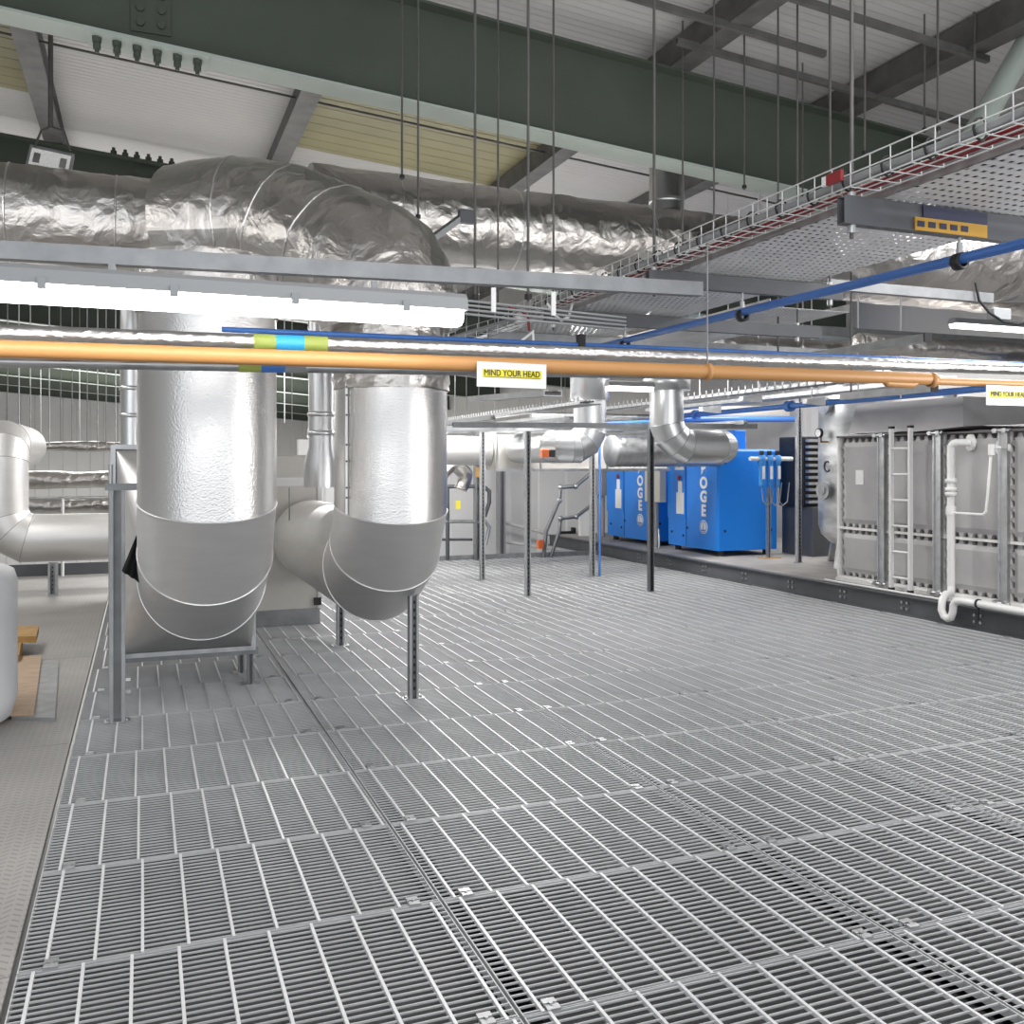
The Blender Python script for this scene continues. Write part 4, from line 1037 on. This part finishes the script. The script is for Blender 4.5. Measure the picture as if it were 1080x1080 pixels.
g_ = MB().tube([P, P+n3*0.12, P+n3*0.12+Vector((0, 0, 0.06))], 0.012, 8).build('gauge_pipe', M['brass'], t)
G = P+n3*0.13+Vector((0, 0, 0.11))
dl = MB().cyl(G, G+n3*0.035, 0.06, seg=24).build('gauge_case', M['black'], g_)
MB().cyl(G+n3*0.035, G+n3*0.038, 0.048, seg=24).build('gauge_face', M['white'], g_)
P, n3 = nozzle(853, 492, 0.1)
sd = Vector((0, 0, 1)).cross(n3); m = MB(); arc = []
for k in range(14): a_ = math.radians(60+20*k); arc.append(P+n3*0.023+sd*0.055*math.cos(a_)+Vector((0, 0, 0.065*math.sin(a_))))
MB().tube(arc, 0.009, 6).build('round_logo', M['navy'], t)
tag(MB().bbox(8.35, 8.55, 9.2, 9.4, 0.2, 0.36, 0.01).build('drain_trap', M['blue_filter']), 'small blue drain trap on the plinth under the pressure vessel', 'drain trap')

# ================= SECTIONAL TANK =================
XK = 7.35
t = thing('sectional_tank', (XK+1, 6, 0.2), 'grey sectional panel water tank on the plinth at the right edge', 'tank')
ysv = [8.64, 7.93, 7.17, 6.40, 5.63, 4.86, 4.09]
zlo, zmid, zhi = 0.245, 0.79, 1.80
MB().box(XK+0.05, XK+2.4, ysv[-1], ysv[0], zlo, zhi).build('inner_body', M['grp_dark'], t)
for k in range(len(ysv)-1):
    ya_, yb_ = ysv[k+1], ysv[k]
    for (za, zb2) in ((zlo, zmid), (zmid, zhi)):
        g = 0.055; m = MB()
        x = XK
        # raised, pillow shaped field
        o_ = [(ya_+g, za+g), (yb_-g, za+g), (yb_-g, zb2-g), (ya_+g, zb2-g)]
        i_ = [(ya_+g+0.05, za+g+0.05), (yb_-g-0.05, za+g+0.05), (yb_-g-0.05, zb2-g-0.05), (ya_+g+0.05, zb2-g-0.05)]
        vs = [(x+0.05, *p_) for p_ in o_]+[(x+0.012, *p_) for p_ in o_]+[(x-0.01, *p_) for p_ in i_]
        fs = [(8, 11, 10, 9)]
        for b0 in (0, 4):
            for i in range(4): j = (i+1) % 4; fs.append((b0+i, b0+4+i, b0+4+j, b0+j))
        m.add(vs, fs)
        # castellated teeth round the edge
        def teeth(a0, a1, fixed, vert, sgn):
            n = max(2, int((a1-a0)/0.1)); st_ = (a1-a0)/n
            for i in range(n):
                c0 = a0+st_*i+0.022; c1 = a0+st_*(i+1)-0.022
                if vert: m.prism([(fixed, c0), (fixed+sgn*0.045, c0+0.018), (fixed+sgn*0.045, c1-0.018), (fixed, c1)], 'x', x+0.012, x+0.05)
                else: m.prism([(c0, fixed), (c0+0.018, fixed+sgn*0.045), (c1-0.018, fixed+sgn*0.045), (c1, fixed)], 'x', x+0.012, x+0.05)
        teeth(ya_+g, yb_-g, za+g, False, -1); teeth(ya_+g, yb_-g, zb2-g, False, 1)
        teeth(za+g, zb2-g, ya_+g, True, -1); teeth(za+g, zb2-g, yb_-g, True, 1)
        m.build('panel', M['grp'], t)
fr = MB()
for z in (zmid,): fr.box(XK-0.02, XK+0.05, ysv[-1], ysv[0], z-0.012, z+0.012)
for y in ysv: fr.box(XK-0.015, XK+0.05, y-0.01, y+0.01, zlo, zhi)
fr.box(XK-0.02, XK+0.05, ysv[-1], ysv[0]+0.02, zlo-0.02, zlo+0.01).box(XK-0.02, XK+0.05, ysv[0], ysv[0]+0.025, zlo, zhi)
fr.build('panel_flange', M['grp_edge'], t)
MB().box(XK-0.03, XK+2.4, ysv[-1], ysv[0]+0.02, zhi, zhi+0.018).build('top_rim', M['grp_dark'], t)
for k in (1, 2, 3, 4, 5):
    y = ysv[k]
    s_ = MB(); s_.box(XK-0.06, XK-0.02, y-0.035, y+0.05, 0.22, zhi+0.01).box(XK-0.075, XK-0.06, y+0.035, y+0.05, 0.22, zhi+0.01)
    s_ = s_.build('vertical_stay', M['galv'], t)
    for zz_ in (0.24, zhi+0.01): MB().cyl((XK-0.09, y-0.09, zz_), (XK-0.09, y+0.1, zz_), 0.014, seg=8).box(XK-0.11, XK-0.06, y-0.06, y-0.02, zz_-0.02, zz_+0.02).box(XK-0.11, XK-0.06, y+0.04, y+0.08, zz_-0.02, zz_+0.02).build('tie_clamp', M['galv'], s_)
MB().box(XK-0.016, XK-0.0105, 8.25, 8.37, 1.28, 1.44).build('notice', M['white'], t)
# skid rails under the tank
MB().box(XK-0.06, XK-0.02, ysv[-1]-0.5, ysv[0], 0.2, 0.235).build('skid_rail', M['white_metal'], t)
# ball float housing on top
qa = on_x(893, 455, 8.0)
hz = zhi+0.018
def taper(x0, x1, y0, y1, z0, z1, k): return MB().add([(x0,y0,z0),(x1,y0,z0),(x1,y1,z0),(x0,y1,z0),(x0+k,y0+k,z1),(x1-k,y0+k,z1),(x1-k,y1-k,z1),(x0+k,y1-k,z1)],[(0,3,2,1),(4,5,6,7),(0,1,5,4),(1,2,6,5),(2,3,7,6),(3,0,4,7)])
tt = taper(7.95, 9.3, on_x(1016, 455, 7.95).y, on_x(893, 455, 7.95).y, hz, hz+0.40, 0.08).build('valve_housing', M['grp'], t)
MB().box(8.06, 8.1, 7.7, 7.85, hz+0.4, hz+0.43).build('housing_label', M['galv_dull'], tt)
sh = MB(); vs = []; 
for j in range(7):
    for i in range(15):
        vs.append((XK+0.02+j*0.12, 6.2+i*0.17, hz+0.02+0.05*max(0, math.sin(i*0.45+j*0.3))*0.5+random.random()*0.008+0.004*j))
sh.add(vs, [(j*15+i, j*15+i+1, (j+1)*15+i+1, (j+1)*15+i) for j in range(6) for i in range(14)], True)
v2 = [(a_, b_2, c_-0.006) for a_, b_2, c_ in vs]; sh.add(v2, [(j*15+i, (j+1)*15+i, (j+1)*15+i+1, j*15+i+1) for j in range(6) for i in range(14)], True)
tag(sh.build('plastic_sheet', M['white']), 'crinkled white plastic sheet lying on top of the sectional tank', 'sheet')

# ladder
t = thing('ladder', (7.24, 7.63, 0.2), 'aluminium ladder leaning upright against the sectional tank', 'ladder')
ya_, yb_ = on_x(960, 620, 7.22).y, on_x(940, 620, 7.22).y
for y in (ya_, yb_):
    r_ = MB().box(7.2, 7.245, y-0.014, y+0.014, 0.215, 1.88).build('side_rail', M['white_metal'], t)
    MB().box(7.195, 7.25, y-0.018, y+0.018, 1.87, 1.895).build('end_cap', M['black'], r_)
    MB().box(7.195, 7.25, y-0.018, y+0.018, 0.2, 0.23).build('foot', M['black'], r_)
for i in range(6): MB().cyl((7.222, ya_, 0.34+0.265*i), (7.222, yb_, 0.34+0.265*i), 0.013, seg=10).build('rung', M['white_metal'], t)

# white overflow pipe
def tk(u, v, X=7.2): return on_x(u, v, X)
t = thing('overflow_pipe', (7.2, 6.9, 0.2), 'white plastic overflow pipe with a U trap on the front of the tank', 'pipe')
yp = tk(1003, 540).y
ztop = tk(1003, 467).z
P = [Vector((7.2, yp, 0.30)), Vector((7.2, yp, ztop-0.04)), Vector((7.2, yp-0.03, ztop-0.01)), Vector((7.2, yp-0.07, ztop)), Vector((7.36, yp-0.13, ztop))]
MB().tube(P, 0.036, 18).build('riser', M['white'], t)
for z in (tk(1003, 507).z, tk(1003, 516).z, tk(1003, 521).z): MB().lathe((7.2, yp, z), [(0.036, -0.02), (0.052, -0.018), (0.052, 0.018), (0.036, 0.02)], 20).build('coupling', M['white'], t)
MB().cyl((7.335, yp-0.12, ztop), (7.31, yp-0.11, ztop), 0.08, seg=20).build('wall_flange', M['white'], t)
MB().cyl((7.2, yp, 1.02), (7.2, yp, 1.1), 0.046, seg=18).build('tee', M['white'], t)
y2 = tk(1040, 540).y; z2 = tk(1040, 543).z; zt2 = tk(1046, 472).z
MB().tube([(7.2, yp, z2), (7.2, y2+0.03, z2), (7.2, y2, z2+0.03), (7.2, y2-0.02, z2+0.2), (7.2, y2-0.06, zt2), (7.34, y2-0.08, zt2)], 0.013, 12).build('side_branch', M['white'], t)
MB().cyl((7.2, y2-0.06, zt2-0.07), (7.2, y2-0.06, zt2+0.03), 0.03, seg=14).cyl((7.33, y2-0.08, zt2), (7.3, y2-0.08, zt2), 0.075, seg=20).build('wall_flange', M['white'], t)
arc = [(7.2, yp, 0.34), (7.18, yp-0.02, 0.28), (7.08, yp-0.05, 0.27), (7.0, yp-0.09, 0.23), (6.98, yp-0.10, 0.14), (6.98, yp-0.13, 0.085), (6.98, yp-0.17, 0.07), (6.98, yp-0.21, 0.085), (6.98, yp-0.235, 0.14), (6.98, yp-0.24, 0.20), (6.98, yp-0.27, 0.245), (6.98, yp-0.34, 0.255), (6.98, yp-2.5, 0.235)]
MB().tube(arc, 0.034, 16).build('trap_and_run', M['white'], t)
MB().lathe((6.98, yp-0.52, 0.254), [(0.034, -0.01), (0.042, -0.009), (0.042, 0.009), (0.034, 0.01)], 18, 'y').box(6.972, 6.988, yp-0.528, yp-0.512, 0.1, 0.215).build('pipe_clip', M['black'], t)
# thin conduit along the plinth edge
tag(MB().tube([(7.1, 3.0, 0.215), (7.1, 8.6, 0.215)], 0.012, 8).build('conduit', M['white_metal']), 'thin pale conduit along the top edge of the plinth below the tank', 'conduit')

# ================= OVERHEAD RUNS AT THE RIGHT =================
def bar_x(label, u0, v0, u1, Y, w_=0.041, h=0.06, m=None, name='strut_rail'):
    a_ = on_y(u0, v0, Y); b_2 = on_y(u1, v0, Y); b_2.z = a_.z
    return tag(channel(MB(), a_, b_2, w_, h).build(name, m or M['strut']), label, 'strut')
bar_x('long grey strut rail crossing at the right below the blue pipe', 725, 340, 1150, 7.6, 0.05, 0.09)
bar_x('grey strut rail just under the upper right foil duct', 870, 300, 1045, 4.9, 0.05, 0.065, M['strut'])
def bar_y(label, u0, v0, u1, Z, m=None, h=0.05, endcap=True):
    a_ = on_z(u0, v0, Z); b_2 = Vector((a_.x, a_.y, Z)); 
    # far end on the line through a_ along +Y where the column is u1
    k = (u1-540)/1000; # (X c - Y s)/(X s + Y c)=k
    yf = (a_.x*CT-k*a_.x*ST)/(k*CT+ST)
    t = thing('cantilever_strut', a_, label, 'strut')
    channel(MB(), a_, (a_.x, yf, Z), 0.05, h).build('channel', m or M['galv'], t)
    MB().cyl((a_.x, yf-0.1, Z+h/2), (a_.x, yf-0.1, roof_z(a_.x)-0.01), 0.0075, seg=8).build('drop_rod', M['purlin'], t)
    if endcap: MB().box(a_.x-0.03, a_.x+0.03, a_.y-0.01, a_.y, Z-h/2-0.004, Z+h/2+0.004).build('end_cap', M['black'], t)
    return t
bar_y('grey strut arm pointing toward the camera above the orange pipe at right', 978, 356, 812, 2.28)
bar_y('grey strut arm pointing toward the camera below the orange pipe at right', 985, 409, 888, 2.02)
q = on_y(1045, 331, 4.88)
t = thing('junction_box', q, 'grey junction box with a black cable beside the upper right strut rail', 'junction box')
MB().bbox(q.x, q.x+0.16, 4.85, 4.92, q.z-0.035, q.z+0.04, 0.006).build('box', M['grey_mid'], t)
MB().tube([q+Vector((-0.16, -0.02, 0.2)), q+Vector((-0.14, -0.03, 0.08)), q+Vector((-0.06, -0.04, 0.0)), q+Vector((0.06, -0.05, -0.06)), q+Vector((0.2, -0.05, -0.07)), q+Vector((0.4, -0.04, -0.02))], 0.009, 8).build('black_cable', M['black'], t)
foil_duct('foil wrapped duct low at the right just above the lagged pipe', [on_y(905, 362, 6.6), on_y(985, 366, 6.6), on_y(1040, 370, 6.6), on_y(1250, 376, 6.6)], 0.09, 24, 0.01)
o = foil_duct('slim foil pipe crossing behind the signs at the right', [on_y(630, 352, 8.4), on_y(800, 366, 8.4), on_y(1100, 378, 8.4)], 0.10, 20, 0.01)
# cream trunk and blue pipes far right
a = on_y(690, 436, 13.5); b = on_y(828, 436, 13.5)
tag(MB().cyl(a, b, 0.13, seg=20).build('cream_pipe', M['beige']), 'thick cream pipe on the wall above the compressors', 'pipe')
a = on_z(880, 424, 2.25); 
t = thing('blue_pipe', a, 'blue pipe with a flange sloping past the top of the pressure vessel', 'pipe')
b = Vector((a.x, a.y+4.6, 2.25)); MB().cyl((a.x, a.y-3.6, 2.25), b, 0.036, seg=16).build('pipe', M['blue_pipe'], t)
for yy in (a.y+3.0, a.y+0.8): MB().cyl((a.x, yy, 2.25), (a.x, yy+0.09, 2.25), 0.07, seg=16).build('flange', M['blue_pipe'], t)
a = on_y(700, 442, 13.0); b = on_y(838, 442, 13.0)
blue('dark blue pipe running level above the compressors', a, b, 0.05)
a = on_y(560, 438, 12.5); b = on_y(700, 441, 12.5)
tag(MB().cyl(a, b, 0.05, seg=14).build('steel_pipe', M['galv']), 'level galvanised pipe above the cream box duct', 'pipe')
blue('short blue pipe above the cream box duct', on_y(640, 447, 11.5), on_y(700, 444, 11.5), 0.025)
# brackets with pale blocks
for (u, v, Y, wh) in ((752, 431, 10, 'left one'), (795, 420, 9.4, 'middle one'), (862, 423, 9.2, 'right one')):
    q = on_y(u, v, Y)
    tag(MB().prism([(q.x-0.15, q.z-0.03), (q.x+0.12, q.z-0.05), (q.x+0.12, q.z+0.05), (q.x-0.15, q.z+0.02)], 'y', Y, Y+0.08).build('cable_guard', M['white_metal']), 'pale folded tray end above the compressors, '+wh, 'tray end')
for (u, Y) in ((738, 11), (768, 10), (800, 9.5), (826, 10.6), (856, 9.0), (905, 8.0), (950, 7.6)):
    q = on_y(u, 420, Y)
    tag(MB().cyl((q.x, Y, q.z), (q.x, Y, roof_z(q.x)-0.01), 0.008, seg=6).build('hanging_rod', M['white_metal']), 'thin pale rod among the trays above the compressors, %s from the left' % ordw([738, 768, 800, 826, 856, 905, 950].index(u)+1), 'rod', 'rods above the compressors')

# ================= AHU BEHIND DUCTS =================
t = thing('air_handling_unit', (0.6, 10.2, 0), 'cream air handling unit behind the two wide clad ducts', 'air handling unit')
MB().bbox(-0.08, 1.56, 9.0, 11.5, 0.15, 1.59, 0.015).build('casing', M['beige'], t)
MB().box(-0.08, 1.56, 8.98, 11.5, 0.0, 0.15).build('base_frame', M['strut'], t)
MB().box(1.54, 1.575, 8.975, 9.02, 0.15, 1.59).build('corner_post', M['white_metal'], t)
MB().box(1.5, 1.57, 8.96, 8.975, 0.18, 0.25).build('hinge', M['black'], t)
tag(channel(MB(), (0.75, 8.4, 1.35), (1.62, 8.4, 1.35), 0.06, 0.07).build('strut_rail', M['white_metal']), 'pale strut rail crossing between the two clad ducts', 'strut')
tag(MB().cyl((1.18, 8.3, 0.62), (1.18, 8.3, 1.3), 0.006, seg=6).build('drop_wire', M['strut']), 'thin wire in front of the air handling unit', 'rod')

# ================= LEFT BACKGROUND =================
Yd = 12.4; r_ = 0.28
p0 = on_y(60, 567, Yd)
xv = on_y(2, 500, Yd).x; ztp = on_y(0, 468, Yd).z
pts = [Vector((on_y(150, 567, Yd).x, Yd, p0.z))]+corner((xv, Yd, p0.z), (-1, 0, 0), (0, 0, 1), 0.36, 3)+corner((xv, Yd, ztp), (0, 0, 1), (0, 1, 0), 0.3, 3)+[Vector((xv, Yd+2.2, ztp))]
t = round_run('smooth silver duct with an elbow at the left edge of the photo', pts, r_, M['duct'], name='clad_duct')
post(on_y(56, 600, 12.1).x, 12.1, 0.37, 'perforated strut leg under the left edge duct', 0.1)
for (v, Y, r, wh) in ((471, 18, 0.085, 'highest'), (506, 18.2, 0.15, 'middle'), (533, 17.6, 0.13, 'lowest')):
    a_ = on_y(-20 if v != 471 else 28, v, Y); b_2 = on_y(150, v, Y)
    foil_duct('far foil wrapped pipe at the left, the '+wh+' of three', [a_, b_2], r, 16, 0.02, 0.15)
t = thing('railing', (-2, 14.0, 0), 'pale handrail along the far edge of the platform at the left', 'railing')
MB().tube([(-3.6, 14.1, 1.05), (0.5, 14.1, 1.05)], 0.022, 8).build('top_rail', M['galv'], t)
MB().tube([(-3.6, 14.1, 0.6), (0.5, 14.1, 0.6)], 0.018, 8).build('mid_rail', M['galv'], t)
for x in (-3.2, -2.1, -1.0, 0.1): MB().tube([(x, 14.1, 0.0), (x, 14.1, 1.05)], 0.022, 8).build('baluster_post', M['white_metal'], t)
# plastic drum at the left edge
Xd, Ydm = -1.17, 5.15
qd_ = on_z(-58, 800, 0)
t = thing('storage_drum', (qd_.x, qd_.y+0.35, 0), 'pale rounded drum standing at the left edge on the checker plate', 'drum')
cxd, cyd = on_z(-76, 770, 0).x, on_z(-76, 770, 0).y
t.location = (cxd, cyd, 0)
R_d = 0.45
zc_top = 1.5-(600-490)/1000*(cxd*ST+cyd*CT)
prof = [(0.0, 0.0), (R_d*0.75, 0.0), (R_d*0.93, 0.05), (R_d, 0.16), (R_d, zc_top-0.08), (R_d*0.96, zc_top-0.02), (R_d*0.88, zc_top), (0, zc_top+0.02)]
MB().lathe((cxd, cyd, 0), prof, 48).build('drum_body', M['vinyl'], t)
# wood
def slab_z(name, pix, z0, z1, m, label, cat):
    ps = [on_z(u, v, z1) for u, v in pix]
    n = len(ps); vs = [(p_.x, p_.y, z0) for p_ in ps]+[(p_.x, p_.y, z1) for p_ in ps]
    o = MB().add(vs, [tuple(range(n-1, -1, -1)), tuple(range(n, 2*n))]+[(i, (i+1) % n, n+(i+1) % n, n+i) for i in range(n)]).build(name, m)
    return tag(o, label, cat)
slab_z('timber_plank', [(-30, 672), (38, 671), (41, 660), (-30, 661)], 0.10, 0.15, M['timber'], 'yellowish timber plank lying across a block by the drum', 'plank')
slab_z('timber_block', [(12, 692), (20, 690), (24, 672), (12, 672)], 0.0, 0.10, M['timber'], 'short timber block under the yellowish plank', 'plank')
slab_z('grey_board', [(12, 756), (58, 757), (62, 697), (20, 694)], 0.0, 0.02, M['galv_dull'], 'grey board lying under the plywood on the checker plate', 'board')
slab_z('plywood_sheet', [(-10, 752), (36, 750), (44, 691), (-4, 693)], 0.02, 0.045, M['ply'], 'pale plywood sheet lying on the grey board', 'board')

# ================= STAIR HEAD =================
def rail(label, pts, r=0.03, name='stair_handrail', m=None):
    return tag(MB().tube(pts, r, 10).build(name, m or M['strut']), label, 'handrail')
def sp(u, v, Y=14.1): return on_y(u, v, Y)
t = thing('stair_handrail', (6.3, 14.6, 0), 'grey tubular stair handrail with two bends in front of the partition', 'handrail')
MB().tube([sp(622, 500), sp(607, 513), sp(591, 514), sp(590, 527), sp(576, 560), sp(573, 590.5)], 0.032, 10).build('upper_rail', M['strut'], t)
MB().tube([sp(622, 534), sp(608, 545), sp(591, 547), sp(590, 560), sp(580, 590.5)], 0.028, 10).build('lower_rail', M['strut'], t)
for (u, v) in ((607, 513), (591, 514), (590, 528), (608, 545), (591, 547)): 
    p_ = sp(u, v); MB().lathe((p_.x, p_.y, p_.z), [(0, -0.045), (0.03, -0.04), (0.045, 0), (0.03, 0.04), (0, 0.045)], 12).build('fitting', M['galv'], t)
t = thing('stair_handrail', (4.6, 14.6, 0), 'dark tubular handrail left of the stair head behind the second duct', 'handrail')
MB().tube([sp(455, 513), sp(510, 513), sp(516, 518), sp(516, 530), sp(511, 545)], 0.032, 10).build('upper_rail', M['grey_paint'], t)
MB().tube([sp(455, 550), sp(512, 550), sp(516, 556), sp(512, 575)], 0.028, 10).build('lower_rail', M['galv'], t)
MB().tube([sp(472, 513), sp(472, 590.5)], 0.03, 10).build('rail_post', M['grey_paint'], t)
MB().tube([sp(455, 569), sp(498, 569)], 0.022, 8).build('bottom_rail', M['grey_paint'], t)
q = on_y(490, 509, 14.8)
tag(MB().bbox(q.x-0.08, q.x+0.12, 14.8, 14.9, q.z-0.06, q.z+0.07, 0.01).build('wall_box', M['white_metal']), 'small pale control box on the handrail by the stair head', 'electrical box')
t = thing('pipe_bracket', on_y(601, 562, 16.9), 'black pipe bracket on the white partition by the stairs', 'bracket')
for (u, v) in ((598, 562),):
    p_ = on_y(u, v, 17.1); MB().box(p_.x-0.15, p_.x+0.15, 17.1, 17.2, p_.z-0.03, p_.z+0.03).box(p_.x+0.13, p_.x+0.17, 17.05, 17.2, p_.z-0.1, p_.z+0.1).build('bar', M['black'], t)
for (v0, v1, wh) in ((549, 566, 'upper'), (570, 580, 'lower')):
    tag(MB().tube([on_y(523, v0-0, 16.8), on_y(590, v1, 16.8)], 0.03, 8).build('sloping_pipe', M['white_metal']), 'white sloping pipe on the partition, the '+wh+' one', 'pipe')
tag(MB().bbox(on_y(612, 560, 15.6).x, on_y(626, 560, 15.6).x, 15.6, 15.7, on_y(612, 583, 15.6).z, on_y(612, 540, 15.6).z, 0.01).build('white_board', M['white']), 'white upright board left of the far compressor', 'board')

q = on_y(483, 532, 14.05)
tag(MB().box(q.x-0.04, q.x+0.04, 14.04, 14.045, q.z-0.07, q.z+0.06).build('yellow_tag', M['yellow']), 'small yellow tag hanging on the handrail left of the stair head', 'tag')
q = on_y(570, 574, 14.05)  # red cap on the end of the handrail
tag(MB().bbox(q.x-0.05, q.x+0.05, 14.02, 14.1, q.z-0.07, q.z+0.07, 0.01).build('rail_cap', M['rust']), 'small red rail cap at the foot of the stair handrail', 'rail cap')
